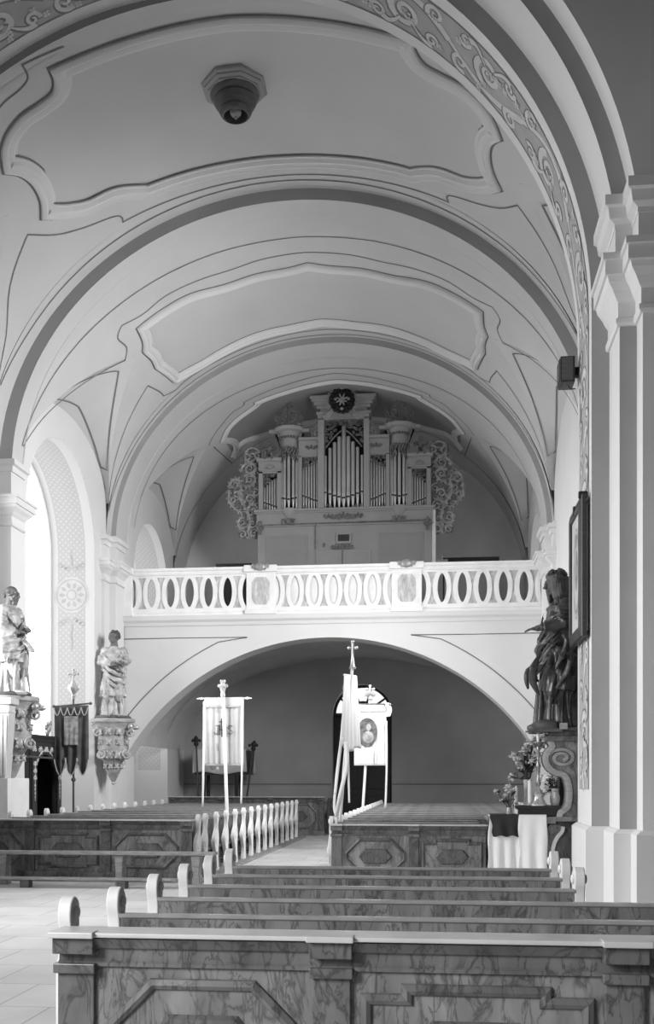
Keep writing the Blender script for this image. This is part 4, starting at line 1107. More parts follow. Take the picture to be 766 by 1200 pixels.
# ------------------------------------------------------------------ pews
END = [(-.13, 0), (.12, 0), (.11, .12), (.07, .26), (.08, .42), (.12, .56), (.11, .68), (.06, .78), (.06, .86), (.10, .93), (.115, 1.0), (.085, 1.055), (.03, 1.08), (-.03, 1.05), (-.045, .98), (-.02, .91), (-.02, .84), (-.05, .77), (-.14, .70), (-.23, .62), (-.24, .52), (-.18, .42), (-.10, .32), (-.08, .2), (-.12, .1)]
END_S = [(p.x, p.y) for p in smooth_path([(a, b, 0) for a, b in END], 3, closed=True)]
def pew_end_mesh(scale=1.0, slim=False):
    mb = MB(); mb.prism([((max(-0.07, min(0.1, a)) if slim else a) * scale * 0.9, b * scale * 0.985) for a, b in END_S], lambda u, v, w: (w, u, v), -0.034, 0.034)
    # raised edge beads: a scroll eye at the head and at the arm
    for c, r in (((.037, 1.0), .034), ((-.15, .56), .05))[:1 if slim else 2]:
        for sx in (-1, 1):
            mb.lathe([(r, 0), (r * 0.9, 0.015), (0, 0.02)], (0, 0, 0), 12); n = 36
            for i in range(len(mb.v) - n, len(mb.v)):
                x, y, z = mb.v[i]; mb.v[i] = (sx * (0.034 + z), c[0] * scale * 0.9 + x, c[1] * scale * 0.985 + y)
    return mb
ORD_W = ['first', 'second', 'third', 'fourth', 'fifth', 'sixth', 'seventh', 'eighth', 'ninth', 'tenth', 'eleventh', 'twelfth', 'thirteenth', 'fourteenth', 'fifteenth', 'sixteenth']
def make_pew(w, zt, label, group, end_mat='pew_end', sc=1.0, ends=(True, True)):
    t = thing('church_pew', label, 'pew', group=group)
    mb = MB(); mb.box(-w / 2 + 0.04, w / 2 - 0.04, -0.02, 0.02, 0.30, zt - 0.02)
    mb.build('backrest', M['pew'], t)
    mb = MB(); mb.prism([(-0.030, zt - 0.018), (-0.022, zt - 0.026), (0.022, zt - 0.026), (0.030, zt - 0.018), (0.030, zt - 0.006), (0.022, zt), (-0.022, zt), (-0.030, zt - 0.006)], lambda u, v, w_: (w_, u, v), -w / 2 + 0.03, w / 2 - 0.03); mb.build('top_rail', M['rail'], t)
    mb = MB(); mb.box(-w / 2 + 0.04, w / 2 - 0.04, -0.42, -0.02, 0.42, 0.46); mb.box(-w / 2 + 0.04, w / 2 - 0.04, -0.38, -0.34, 0.05, 0.42); mb.build('seat', M['pew_d'], t)
    mb = MB(); mb.box(-w / 2 + 0.04, w / 2 - 0.04, 0.02, 0.20, zt - 0.18, zt - 0.155); mb.build('book_shelf', M['pew_d'], t)
    mb = MB(); mb.box(-w / 2 + 0.04, w / 2 - 0.04, 0.10, 0.28, 0.14, 0.17); mb.build('kneeling_board', M['pew_d'], t)
    for sx, on in zip((-1, 1), ends):
        if not on: continue
        e = pew_end_mesh(sc).build('pew_end', M[end_mat], t, smooth=30, bevel=0.012); e.location.x = sx * w / 2
    return t
def make_front(x0, x1, zt, label, mods, group=None, posts=(), base=0.0, post_y=0.24):
    # panelled screen in front of a block of pews; mods: list of (kind, width) from the left
    t = thing('pew_front', label, 'pew front', ((x0 + x1) / 2, 0, 0), group=group); W = x1 - x0; h = W / 2
    mb = MB(); mb.box(-h, h, -0.03, 0.03, 0.02, zt - 0.06); mb.box(-h - 0.01, h + 0.01, -0.07, 0.05, 0.0, 0.14); mb.build('panel_board', M['pew'], t)
    mb = MB(); mb.box(-h - 0.03, h + 0.03, -0.11, 0.10, zt - 0.022, zt); mb.build('ledge', M['ledge'], t, bevel=0.006)
    mb = MB()
    mb.prism([(-0.03, zt - 0.165), (-0.05, zt - 0.16), (-0.05, zt - 0.145), (-0.035, zt - 0.135), (-0.035, zt - 0.085), (-0.055, zt - 0.075), (-0.07, zt - 0.055), (-0.09, zt - 0.03), (-0.03, zt - 0.03)], lambda u, v, w_: (w_, u, v), -h, h)
    mb.build('cornice', M['pew_d'], t)
    x = -h; 
    for kind, w in mods:
        if kind == 'p':
            mb = MB(); mb.box(x, x + w, -0.055, 0.03, 0.14, zt - 0.18); mb.box(x - 0.012, x + w + 0.012, -0.085, 0, zt - 0.19, zt - 0.145); mb.box(x - 0.01, x + w + 0.01, -0.10, 0, zt - 0.10, zt - 0.022)
            pl_ = mb.build('pilaster', M['pew_d'], t, bevel=0.005)
            mb = MB(); mb.box(x - 0.02, x + w + 0.02, -0.135, -0.05, zt - 0.024, zt + 0.004); mb.build('pilaster_cap', M['ledge'], pl_, bevel=0.005)
        else:
            a, b = x + 0.07, x + w - 0.07; z1, z0 = zt - 0.24, 0.22; c = 0.2 * min(1, w)
            if kind == 'o': ol = [(a + c, z0), (b - c, z0), (b, z0 + c), (b, z1 - c), (b - c, z1), (a + c, z1), (a, z1 - c), (a, z0 + c)]
            else:
                d, e = c * 0.9, 0.045
                ol = [(a, z0 + e), (a + d, z0 + e), (a + d, z0), (b - d, z0), (b - d, z0 + e), (b, z0 + e), (b, z1 - e), (b - d, z1 - e), (b - d, z1), (a + d, z1), (a + d, z1 - e), (a, z1 - e)]
            mb = MB(); P = [(u, -0.03, v) for u, v in ol]
            ar = sum(p[0] * q[1] - q[0] * p[1] for p, q in zip(ol, ol[1:] + ol[:1]))
            mb.prism(ol, lambda u, v, w_: (u, w_, v), -0.034, -0.02)
            p = mb.build('panel', M['pew_l'], t)
            mb = MB(); mb.sweep(P, [(0, -1, 0)] * len(P), [(-0.028, 0), (-0.024, 0.018), (0.0, 0.03), (0.018, 0.02), (0.028, 0)], closed=True); mb.build('panel_moulding', M['pew_d'], p)
            mb = MB(); m_ = (a + b) / 2; hw = (b - a) * 0.30; zc = (z0 + z1) / 2; hh = (z1 - z0) * 0.235; k = hh * 0.8
            hexa = [(m_ - hw, zc), (m_ - hw + k, zc + hh), (m_ + hw - k, zc + hh), (m_ + hw, zc), (m_ + hw - k, zc - hh), (m_ - hw + k, zc - hh)]
            inn_ = [(m_ + (u - m_) * 0.90, zc + (v - zc) * 0.84) for u, v in hexa]
            n = 6; mb.add([(u, -0.03, v) for u, v in hexa] + [(u, -0.06, v) for u, v in inn_], [(i, (i + 1) % n, n + (i + 1) % n, n + i) for i in range(n)] + [tuple(range(n, 2 * n))])
            mb.build('raised_tablet', M['pew_d'], p)
        x += w
    for xx in posts:
        e = pew_end_mesh(1.0, post_y > 0.3).build('pew_end', M['pew_end'], t, smooth=30, bevel=0.012); e.location = (xx, post_y, 0)
    return t
def pew_block(x0s, ys, zt, lab, group, sc=1.0, end_mat='pew_end', ends=None):
    protos = {}
    for i, y in enumerate(ys):
        x0, x1 = x0s(i); w = round(x1 - x0, 3); L_ = lab(i)
        if w not in protos: protos[w] = t = make_pew(w, zt, L_, group, end_mat, sc, ends(i) if ends else (True, True))
        else:
            t = copy_tree(protos[w]); t['label'] = L_
        t.location = ((x0 + x1) / 2, y, 0)
# near block, right of the aisle
f = make_front(-1.74, 2.02, 0.955, 'marbled pew front with white ledge nearest the camera', [('p', .17), ('o', 1.00), ('p', .17), ('s', 1.10), ('p', .17), ('o', .98), ('p', .17)], posts=(-1.98,), post_y=0.33)
f.location.y = 4.62
pew_block(lambda i: (-1.75, 1.95) if i < 2 else (-1.75, 0.90), [5.42 + 0.76 * i for i in range(5)], 0.925,
          lambda i: 'marbled pew with white scrolled end, %s row behind the nearest pew front' % ORD_W[i], 'pews nearest the camera')
# left block
f = make_front(-8.0, -3.97, 0.985, 'marbled panelled pew front behind the long plank bench, left of the aisle', [('p', .16), ('s', 1.10), ('p', .16), ('o', 1.02), ('p', .16), ('s', 1.12), ('p', .16)] if False else [('p', .15), ('o', 1.10), ('p', .16), ('s', 1.12), ('p', .16), ('o', 1.16), ('p', .18)], posts=(4.03 / 2 + 0.03,))
f.location.y = 16.3
pew_block(lambda i: (-7.68, -3.93), [17.0 + 0.845 * i for i in range(14)], 0.955,
          lambda i: 'marbled pew left of the aisle with white scroll ends, %s row behind its pew front' % ORD_W[i], 'pews left of the aisle')
mb = MB(); mb.box(-8.0, -3.75, 16.0, 28.6, 0.0, 0.05); struct(mb, 'trim_30', M['grey_wood'])
# right block
f = make_front(-1.66, 0.66, 0.955, 'marbled panelled pew front beside the white-draped altar table', [('p', .16), ('o', 1.01), ('p', .15), ('s', 1.0)], posts=(-1.16 - 0.03,))
f.location.y = 15.7
pew_block(lambda i: (-1.68, 0.62) if i < 2 else (-1.68, 2.0), [16.5 + 0.9 * i for i in range(15)], 0.955,
          lambda i: 'marbled pew right of the aisle with white end knob, %s row behind its pew front' % ORD_W[i], 'pews right of the aisle', sc=0.975, ends=lambda i: (True, i > 1))
# last block under the gallery, dark
f = make_front(-7.9, -3.35, 1.12, 'dark marbled pew front under the gallery at the far left', [('p', .16), ('o', 1.3), ('p', .16), ('o', 1.3), ('p', .16), ('o', 1.3), ('p', .17)])
f.location.y = 29.6
pew_block(lambda i: (-7.8, -3.3) if i < 1 else (-5.2, -3.3), [30.4 + 0.8 * i for i in range(3)], 1.0,
          lambda i: 'dark-ended pew under the gallery, %s row from its front' % ORD_W[i], 'pews under the gallery', end_mat='pew_d')
# bench and kneeler before the left block
t = thing('bench', 'long narrow plank bench before the left marbled pew front', 'bench', (0, 15.55, 0))
mb = MB(); mb.box(-8.1, -3.42, -0.13, 0.13, 0.47, 0.52); mb.build('plank', M['grey_wood'], t, bevel=0.01)
for x in (-7.9, -6.78, -4.92, -3.72):
    mb = MB(); mb.prism([(-0.10, 0), (-0.05, 0.05), (-0.07, 0.47), (0.07, 0.47), (0.05, 0.05), (0.10, 0)] if False else [(x - 0.07, 0), (x + 0.07, 0), (x + 0.05, 0.2), (x + 0.07, 0.47), (x - 0.07, 0.47), (x - 0.05, 0.2)], lambda u, v, w_: (u, w_, v), -0.10, 0.10); mb.build('leg', M['grey_wood'], t, bevel=0.008)
t = thing('kneeler', 'low dark kneeling plank on the floor before the long bench', 'kneeler', (0, 15.1, 0))
mb = MB(); mb.box(-8.2, -3.9, -0.09, 0.09, 0.12, 0.155); mb.build('plank', M['grey_wood'], t, bevel=0.008)
for x in (-7.6, -6.25, -4.75):
    mb = MB(); mb.box(x - 0.07, x + 0.07, -0.08, 0.08, 0, 0.12); mb.build('foot', M['brown'], t, bevel=0.008)

# ------------------------------------------------------------------ single things
def at(px, py, Y):
    # the point of the plane Y seen at a photo pixel
    u = (px - 383) / 1214.0; c, s_ = math.cos(R(6.3)), math.sin(R(6.3))
    d = Vector((-s_ + u * c, c + u * s_, (912 - py) / 1214.0)); k = Y / d.y
    return Vector((d.x * k, Y, 1.65 + d.z * k))
# ceiling rosette with a hanging lamp mouth
al, Yh = 93.0, 16.95
p0 = S(1, al, Yh); nrm = SN(1, al, Yh)
t = thing('ceiling_vent', 'octagonal moulded ceiling vent with dark turned funnel in the first vault', 'vent', p0)
t.rotation_euler = (-nrm).to_track_quat('Z', 'Y').to_euler()
def octo(mb, prof, n=8, rot=R(22.5)):
    rows = [[(r * math.cos(rot + 2 * math.pi * k / n), r * math.sin(rot + 2 * math.pi * k / n), z) for k in range(n + 1)] for r, z in prof]
    mb.grid(rows)
mb = MB(); octo(mb, [(0.56, 0.02), (0.56, -0.03), (0.53, -0.05), (0.51, -0.05), (0.51, -0.075), (0.47, -0.095), (0.45, -0.095), (0.45, -0.115), (0.40, -0.13), (0.36, -0.13), (0.36, 0.02)])
mb.build('octagonal_rim', M['rib'], t)
mb = MB(); mb.lathe([(0.40, -0.10), (0.41, -0.14), (0.38, -0.18), (0.35, -0.20), (0.36, -0.24), (0.33, -0.30), (0.27, -0.35), (0.26, -0.38), (0.27, -0.41), (0.24, -0.46), (0.21, -0.48), (0.20, -0.48), (0.19, -0.30), (0.19, -0.12)], (0, 0, 0), 32, cap=False)
mb.build('turned_funnel', M['brown'], t, smooth=40)
mb = MB(); mb.lathe([(0.0, -0.30), (0.19, -0.30), (0.19, -0.28), (0.0, -0.28)], (0, 0, 0), 24); mb.build('funnel_inside', M['black'], t)
mb = MB(); mb.ell((0, 0, -0.40), (0.10, 0.10, 0.09)); mb.ell((0, 0, -0.48), (0.03, 0.03, 0.05)); mb.tube([(0, 0, -0.3), (0, 0, -0.38)], 0.04, 8); mb.build('lamp', M['grey_wood'], t, smooth=60)

# speaker on the pier
t = thing('loudspeaker', 'small dark box loudspeaker fixed high on the right pier', 'loudspeaker', (1.92, 14.85, 7.18))
mb = MB(); mb.box(-0.27, -0.07, -0.13, 0.20, 0.0, 0.36); mb.build('cabinet', M['dark'], t, bevel=0.012)
mb = MB(); mb.box(-0.285, -0.26, -0.11, 0.18, 0.03, 0.33); mb.build('grille', M['velvet_l'], t, bevel=0.004)
mb = MB(); mb.box(-0.25, -0.10, -0.137, -0.12, 0.02, 0.34); mb.build('side_panel', M['brown'], t)
mb = MB(); mb.box(-0.08, 0.0, -0.02, 0.08, 0.12, 0.24); mb.build('bracket', M['black'], t)
mb = MB(); mb.tube([(-0.15, 0, 0.0), (-0.12, 0, -0.06), (-0.05, 0.02, -0.05)], 0.008, 6); mb.build('cable', M['black'], t)

# framed picture on the pier's inner face
t = thing('framed_picture', 'large dark-framed picture with pale oval motif hanging on right pier', 'picture', (1.92, 14.40, 3.50))
hw, hh = 0.62, 1.86
mb = MB()
ol = [(-hw, 0), (hw, 0), (hw, hh), (-hw, hh)]
mb.sweep([(-0.06, a + (0.075 if a < 0 else -0.075), b + (0.075 if b < 1 else -0.075)) for a, b in ol], [(-1, 0, 0)] * 4, [(-0.075, -0.04), (-0.075, 0.06), (-0.04, 0.075), (0.02, 0.06), (0.06, 0.05), (0.075, 0.035), (0.075, -0.02)], closed=True)
mb.build('frame', M['dark'], t, smooth=30)
mb = MB(); mb.box(-0.092, -0.005, -hw + 0.1, hw - 0.1, 0.1, hh - 0.1); pc = mb.build('picture_sheet', M['paper'], t)
mb = MB()
def oval(mb, r0, r1, y, cz=hh / 2, sx=0.30, sz=0.62, x=-0.096, n=36):
    vs_ = []
    for k in range(n):
        a = 2 * math.pi * k / n; vs_ += [(x, sx * r0 * math.cos(a), cz + sz * r0 * math.sin(a)), (x, sx * r1 * math.cos(a), cz + sz * r1 * math.sin(a))]
    mb.add(vs_, [(2 * k, 2 * k + 1, (2 * k + 3) % (2 * n), (2 * k + 2) % (2 * n)) for k in range(n)])
oval(mb, 0.80, 0.88, 0); oval(mb, 0.96, 1.0, 0); oval(mb, 0.15, 0.45, 0, hh / 2 + 0.05); oval(mb, 0.0, 0.14, 0, hh / 2 + 0.42)
mb.build('oval_motif', M['inkm'], pc, fix=False)
mb = MB(); mb.box(-0.14, -0.02, -0.03, 0.03, hh - 0.14, hh - 0.01); mb.box(-0.14, -0.02, -0.03 - hw + 0.05, 0.03 - hw + 0.05, hh - 0.05, hh + 0.04); mb.build('frame_crest', M['darker'], t, bevel=0.01)

# side altar against the right wall
AY = 15.3
def ap(px, py): q = at(px, py, AY); return (q.x, q.z)
def cr(x, y): return ap(560 + x / 5.89, 850 + y / 5.89)
alt = thing('side_altar', 'marbled side altar with scrolled volute standing behind the right pier', 'altar', (0, AY, 0))
mb = MB(); edge = [(478, 95), (485, 112), (497, 145), (478, 170), (458, 195), (450, 232), (460, 270), (482, 300), (520, 325), (560, 332), (590, 355), (608, 400), (616, 460), (612, 520), (602, 565), (575, 590), (552, 605), (545, 640)]
left = [(p.x, p.y) for p in smooth_path([(a, b, 0) for a, b in [cr(x, y) for x, y in edge]], 4)]
plate = left + [(2.55, left[-1][1]), (2.55, left[0][1])]
mb.prism(plate, lambda u, v, w: (u, w, v), 0.05, 0.42); mb.build('volute_panel', M['altar'], alt)
mb = MB(); mb.sweep([(u + 0.045, 0.05, v) for u, v in left], [(0, -1, 0)] * len(left), [(-0.05, -0.3), (-0.05, 0.035), (-0.03, 0.045), (0.03, 0.045), (0.045, 0.0)]); mb.build('volute_edge', M['grey_wood'], alt, smooth=40)
mb = MB(); c = cr(580, 225); sp = [(c[0] + (0.195 * (1 - 0.72 * k / 60)) * math.cos(math.pi * 0.9 - 2 * math.pi * 1.65 * k / 60), c[1] + 0.135 * (1 - 0.72 * k / 60) * math.sin(math.pi * 0.9 - 2 * math.pi * 1.65 * k / 60)) for k in range(61)]
mb.sweep([(u, 0.05, v) for u, v in sp], [(0, -1, 0)] * 61, [(-0.028, 0), (-0.022, 0.035), (0.022, 0.035), (0.028, 0)]); mb.build('volute_scroll', M['grey_wood'], alt, smooth=40)
mb = MB(); x0 = cr(478, 0)[0]; z0_, z1_ = cr(0, 112)[1], cr(0, 40)[1]
mb.box(x0 - 0.02, 2.55, -0.02, 0.5, z0_, z0_ + 0.08); mb.box(x0 + 0.05, 2.55, 0.02, 0.5, z0_ + 0.08, z1_); mb.box(x0 + 0.03, 2.55, -0.02, 0.6, z1_, z1_ + 0.05); mb.build('entablature', M['pew_d'], alt, bevel=0.01)
mb = MB(); mb.box(1.80, 2.6, 0.95, 1.5, 0, 4.6); mb.build('retable', M['darker'], alt, bevel=0.01)
x607, zt = ap(607, 957)
mb = MB(); mb.box(x607, ap(656, 0)[0], 0.06, 0.6, zt, ap(0, 944)[1]); mb.box(x607 - 0.03, ap(658, 0)[0], 0.04, 0.62, ap(0, 946)[1], ap(0, 942.5)[1]); mb.build('predella_step', M['darker'], alt, bevel=0.008)
mb = MB(); mb.box(ap(571, 0)[0], 2.5, 0.0, 1.3, zt - 0.07, zt); mb.box(ap(639, 0)[0], ap(651, 0)[0], -0.03, 1.3, zt - 0.10, zt - 0.0); mb.build('table_slab', M['altar'], alt, bevel=0.01)
mb = MB(); mb.box(1.5, 2.5, 0.12, 1.2, 0, zt - 0.07); mb.box(0.78, 1.5, 0.5, 1.1, 0, zt - 0.07); mb.build('table_base', M['pew_d'], alt)
legp = [(597, 700), (590, 735), (560, 770), (535, 820), (525, 880), (530, 920), (550, 960), (560, 1010), (560, 1060), (500, 1060), (470, 1000), (470, 705)]
lp = [(p.x, p.y) for p in smooth_path([(a, b, 0) for a, b in [cr(x, y) for x, y in legp]], 3, closed=True)]
mb = MB(); mb.prism(lp, lambda u, v, w: (u, w, v), 0.04, 0.3); mb.build('scroll_leg', M['pew'], alt, bevel=0.01)
mb = MB(); e = [cr(x, y) for x, y in legp[:9]]; e = [(p.x, p.y) for p in smooth_path([(a, b, 0) for a, b in e], 4)]
mb.sweep([(u - 0.02, 0.035, v) for u, v in e], [(0, -1, 0)] * len(e), [(-0.03, 0), (-0.025, 0.02), (0.025, 0.02), (0.03, 0)]); mb.build('leg_edge', M['white'], alt, smooth=40)

def drape(x0, x1, z_top, z_bot, y_front, depth, mat, name, label, cat, folds=3, seed=1, thick=0.012, flare=0.0):
    # a cloth lying over the table edge and hanging in soft folds
    rg = random.Random(seed); nx, nz = 40, 22; ph = rg.uniform(0, 6)
    rows = []
    for j in range(6): rows.append([(lerp(x0, x1, i / nx), y_front + depth * (1 - j / 6) , z_top + 0.006) for i in range(nx + 1)])
    for j in range(nz + 1):
        tz = j / nz
        rows.append([(lerp(x0, x1, i / nx) - flare * tz * (1 - i / nx) + 0.010 * math.sin(ph + 9 * tz + i * 0.2) * (1 if i in (0, nx) else 0),
                      y_front - 0.012 - 0.035 * tz * (0.6 + math.sin(ph + folds * 2 * math.pi * i / nx + 0.6 * math.sin(3 * tz)) * 0.6),
                      lerp(z_top + 0.004, z_bot + 0.012 * math.sin(i * 0.35 + ph), tz)) for i in range(nx + 1)])
    mb = MB(); mb.grid(rows); o = mb.build(name, mat, smooth=60)
    so = o.modifiers.new('thickness', 'SOLIDIFY'); so.thickness = thick; so.offset = 1
    return tag(o, label, cat)
za = zt
xa, xb, xc_, xd = ap(572, 0)[0], ap(574, 0)[0], ap(607, 0)[0], ap(640, 0)[0]
drape(xa + 0.01, xc_ + 0.05, za, 0.22, AY - 0.005, 0.35, M['cloth'], 'altar_cloth', 'white cloth hanging below the dark velvet on the altar table', 'cloth', 3, 3, flare=0.03)
drape(xb, xc_ + 0.01, za + 0.015, ap(0, 976)[1], AY - 0.045, 0.4, M['velvet'], 'velvet_cover', 'short dark velvet cover over the altar table edge', 'cloth', 2, 5, flare=-0.04)
drape(xc_, xd, za + 0.012, 0.2, AY - 0.055, 0.2, M['cloth'], 'linen_towel', 'long white linen hanging beside the dark velvet, nearest the scroll leg', 'cloth', 2, 9)

def blossom(mb, c, r, rg, n=16):
    for k in range(n):
        d = Vector((rg.gauss(0, 1), rg.gauss(0, 1), rg.gauss(0.2, 1))).normalized(); rot = d.to_track_quat('Z', 'Y').to_matrix()
        mb.ell(Vector(c) + d * r * 0.55, (r * 0.42, r * 0.18, r * 0.5), 7, 5, rot)
def bouquet(name, label, px, py_base, Y, vase_prof, heads, seed, petal='petal', base=None, leaves=26, zb=None, vmat='vase'):
    b = at(px, py_base, Y); z = b.z if zb is None else zb
    rg = random.Random(seed); t = thing(name, label, 'flowers', (b.x, Y, z))
    mb = MB(); mb.lathe(vase_prof, (0, 0, 0), 20, cap=True); mb.build('vase', M[vmat], t, smooth=45)
    zt_ = vase_prof[-1][1]; st = MB(); lv = MB()
    for (hx, hy, r) in heads:
        q = at(hx, hy, Y); x, zz = q.x - b.x, q.z - z; yy = rg.uniform(-0.12, 0.12)
        st.tube([(p.x, p.y, p.z) for p in smooth_path([(rg.uniform(-.01, .01), 0, zt_ * 0.3), (x * 0.15, yy * 0.2, zt_), (x * 0.6, yy * 0.6, lerp(zt_, zz, 0.6)), (x, yy, zz)], 4)], 0.006, 5)
        m = MB(); blossom(m, (x, yy, zz), r, rg); m.build('blossom', M[petal], t, smooth=60)
        for k in range(max(1, leaves // len(heads))):
            f = rg.uniform(0.2, 0.95); d = Vector((rg.uniform(-1, 1), rg.uniform(-1, 1), rg.uniform(-0.2, 0.9))).normalized(); rot = d.to_track_quat('Z', 'Y').to_matrix()
            c = Vector((x * f, yy * f, lerp(zt_, zz, f))) + d * 0.05
            lv.ell(c, (0.022, 0.005, 0.06), 6, 5, rot)
    st.build('stems', M['leaf'], t); o = lv.build('leaves', M['leaf'], t, smooth=60); o['kind'] = 'stuff'
    return t
zpre = ap(0, 942.5)[1]
bouquet('flower_vase', 'tall glass vase of long-stemmed flowers beside the altar candlestick', 617.5, 943, AY + 0.28, [(0.05, 0), (0.055, 0.02), (0.045, 0.12), (0.05, 0.3), (0.06, 0.38)],
        [(602, 886, .085), (613, 881, .085), (600, 911, .075), (624, 870, .10), (634, 873, .085), (619, 874, .07), (638, 865, .08), (606, 892, .07), (628, 886, .07), (609, 899, .05), (622, 893, .06)], 4, zb=zpre, leaves=110)
bouquet('flower_vase', 'small glass jar of pale flowers at the outer end of the altar table', 596.5, 955, AY + 0.2, [(0.035, 0), (0.04, 0.01), (0.04, 0.1), (0.03, 0.13)],
        [(582, 928, .055), (595, 924, .075), (601, 927, .055), (592, 933, .05), (587, 938, .035), (604, 934, .035)], 6, zb=zt, leaves=16)
bouquet('flower_vase', 'vase of white flowers standing under the altar volute', 650, 938, AY - 0.02 + 0.24, [(0.05, 0), (0.07, 0.05), (0.075, 0.12), (0.05, 0.2), (0.06, 0.25)],
        [(638, 912, .08), (645, 915, .07), (640, 922, .06), (637, 930, .06), (650, 912, .05), (645, 927, .05)], 8, petal='petal_w', zb=zpre, leaves=30)
def candlestick(px, Y, zb, h, label, mat='brass', ch=0.25):
    b = at(px, 900, Y); t = thing('candlestick', label, 'candlestick', (b.x, Y, zb)); s = h
    mb = MB(); mb.lathe([(0.13, 0), (0.13, 0.02), (0.10, 0.05), (0.07, 0.12), (0.085, 0.17), (0.05, 0.22), (0.02, 0.26), (0.022, 0.30)], (0, 0, 0), 20); mb.build('base', M['silver'], t, smooth=40)
    mb = MB(); mb.lathe([(0.022, 0.28), (0.04, 0.32), (0.03, 0.37), (0.018, 0.42), (0.03, s * 0.6), (0.04, s * 0.64), (0.02, s * 0.69), (0.016, s * 0.85), (0.03, s * 0.9), (0.02, s * 0.94), (0.075, s), (0.075, s + 0.012), (0.02, s + 0.015)], (0, 0, 0), 18); mb.build('stem', M[mat], t, smooth=40)
    mb = MB(); mb.lathe([(0.022, s), (0.022, s + ch), (0.008, s + ch + 0.01), (0.004, s + ch + 0.03)], (0, 0, 0), 12); mb.build('candle', M['candle'], t, smooth=40)
candlestick(630.5, AY + 0.16, zpre, 0.92, 'tall dark turned candlestick with silver foot on the altar step')
for px, zz, hgt, lab, y_ in ((604.5, zt, 0.42, 'slim pale altar candle behind the small flower jar', 0.32), (620.5, zpre, 0.36, 'thick white candle on the altar step beside the tall vase', 0.12)):
    b = at(px, 900, AY + y_); t = thing('altar_candle', lab, 'candle', (b.x, AY + y_, zz))
    mb = MB(); mb.lathe([(0.04, 0), (0.045, 0.015), (0.03, 0.03), (0.03, 0.05)], (0, 0, 0), 14); mb.build('holder', M['silver'], t, smooth=40)
    mb = MB(); mb.lathe([(0.028, 0.05), (0.028, hgt), (0.01, hgt + 0.01), (0.004, hgt + 0.03)], (0, 0, 0), 14); mb.build('candle_wax', M['candle'], t, smooth=40)
b = at(608.5, 943, AY + 0.12); t = thing('glass_cup', 'small white cup at the edge of the altar step', 'cup', (b.x - 0.02, AY + 0.12, zpre if b.x - 0.05 > x607 else zt))
mb = MB(); mb.lathe([(0.03, 0), (0.032, 0.01), (0.02, 0.03), (0.035, 0.05), (0.04, 0.10), (0.034, 0.10), (0.03, 0.055), (0.0, 0.045)], (0, 0, 0), 14, cap=False); mb.build('bowl', M['white'], t, smooth=45)

# ------------------------------------------------------------------ procession banners
def cloth_panel(parent, name, mat, x0, x1, z0, z1, y=0.0, folds=5, amp=0.015, tails=None, seed=1, thick=0.006):
    rg = random.Random(seed); nx, nz = 48, 24; ph = rg.uniform(0, 6)
    rows = []
    for j in range(nz + 1):
        t_ = j / nz; row = []
        for i in range(nx + 1):
            s_ = i / nx; zb = z0
            if tails: zb = z0 + tails * abs(math.cos(math.pi * 3 * s_)) ** 0.7 if False else z0 + tails * (1 - abs(math.sin(math.pi * 3 * s_)) ** 0.8)
            row.append((lerp(x0, x1, s_), y + amp * (0.3 + 0.7 * t_) * math.sin(ph + folds * 2 * math.pi * s_ + 0.8 * math.sin(2 * t_)), lerp(z1, zb, t_)))
        rows.append(row)
    mb = MB(); mb.grid(rows); o = mb.build(name, mat, parent, smooth=60)
    so = o.modifiers.new('thickness', 'SOLIDIFY'); so.thickness = thick; so.offset = 0
    return o
def strip(parent, name, mat, pts, w, seed=0, yaw=0.0, thick=0.004):
    P = smooth_path(pts, 5); mb = MB(); L = len(P); rows = []
    for i, p in enumerate(P):
        d = Vector((math.cos(yaw + 0.5 * math.sin(i * 0.35 + seed)), math.sin(yaw + 0.5 * math.sin(i * 0.35 + seed)), 0))
        rows.append([p - d * w / 2, p + d * w / 2])
    mb.grid(rows); o = mb.build(name, mat, parent, smooth=60); so = o.modifiers.new('thickness', 'SOLIDIFY'); so.thickness = thick; so.offset = 0
    return o
def cross_mb(mb, c, h, w, r, trefoil=True):
    mb.tube([(c[0], c[1], c[2]), (c[0], c[1], c[2] + h)], r, 8); mb.tube([(c[0] - w / 2, c[1], c[2] + h * 0.62), (c[0] + w / 2, c[1], c[2] + h * 0.62)], r, 8)
    if trefoil:
        for q in ((0, h), (-w / 2, h * 0.62), (w / 2, h * 0.62)): mb.ell((c[0] + q[0], c[1], c[2] + q[1]), r * 1.7, 8, 6)
# dark velvet banner at the left wall
Y_ = 21.6; b = at(85.5, 945, Y_)
t = thing('procession_banner', 'dark velvet three-tailed banner with grey picture on tall pole beside confessional', 'banner', (b.x, Y_, 0))
mb = MB(); mb.tube([(0, 0.03, 0), (0, 0.03, 3.42)], 0.022, 10); mb.ell((0, 0.03, 1.62), (0.05, 0.05, 0.05)); mb.build('pole', M['brown'], t, smooth=40)
mb = MB(); mb.lathe([(0.025, 3.36), (0.05, 3.42), (0.03, 3.46), (0.10, 3.56), (0.11, 3.62), (0.04, 3.72), (0.03, 3.76)], (0, 0.03, 0), 14)
for a in range(6):
    an = a * math.pi / 3; mb.ell((0.09 * math.cos(an), 0.03 + 0.05 * math.sin(an), 3.60), (0.045, 0.03, 0.06), 8, 6)
cross_mb(mb, (0, 0.03, 3.74), 0.26, 0.2, 0.018)
for a in (0.8, 2.34, 3.9, 5.5): mb.tube([(0, 0.03, 3.90), (0.11 * math.cos(a), 0.03, 3.90 + 0.11 * math.sin(a))], 0.01, 6)
mb.build('finial', M['silver'], t, smooth=40)
mb = MB(); mb.tube([(-0.42, 0, 3.2), (0.38, 0, 3.26)], 0.018, 8); mb.ell((-0.43, 0, 3.2), 0.035); mb.ell((0.39, 0, 3.26), 0.035); mb.build('crossbar', M['brown'], t)
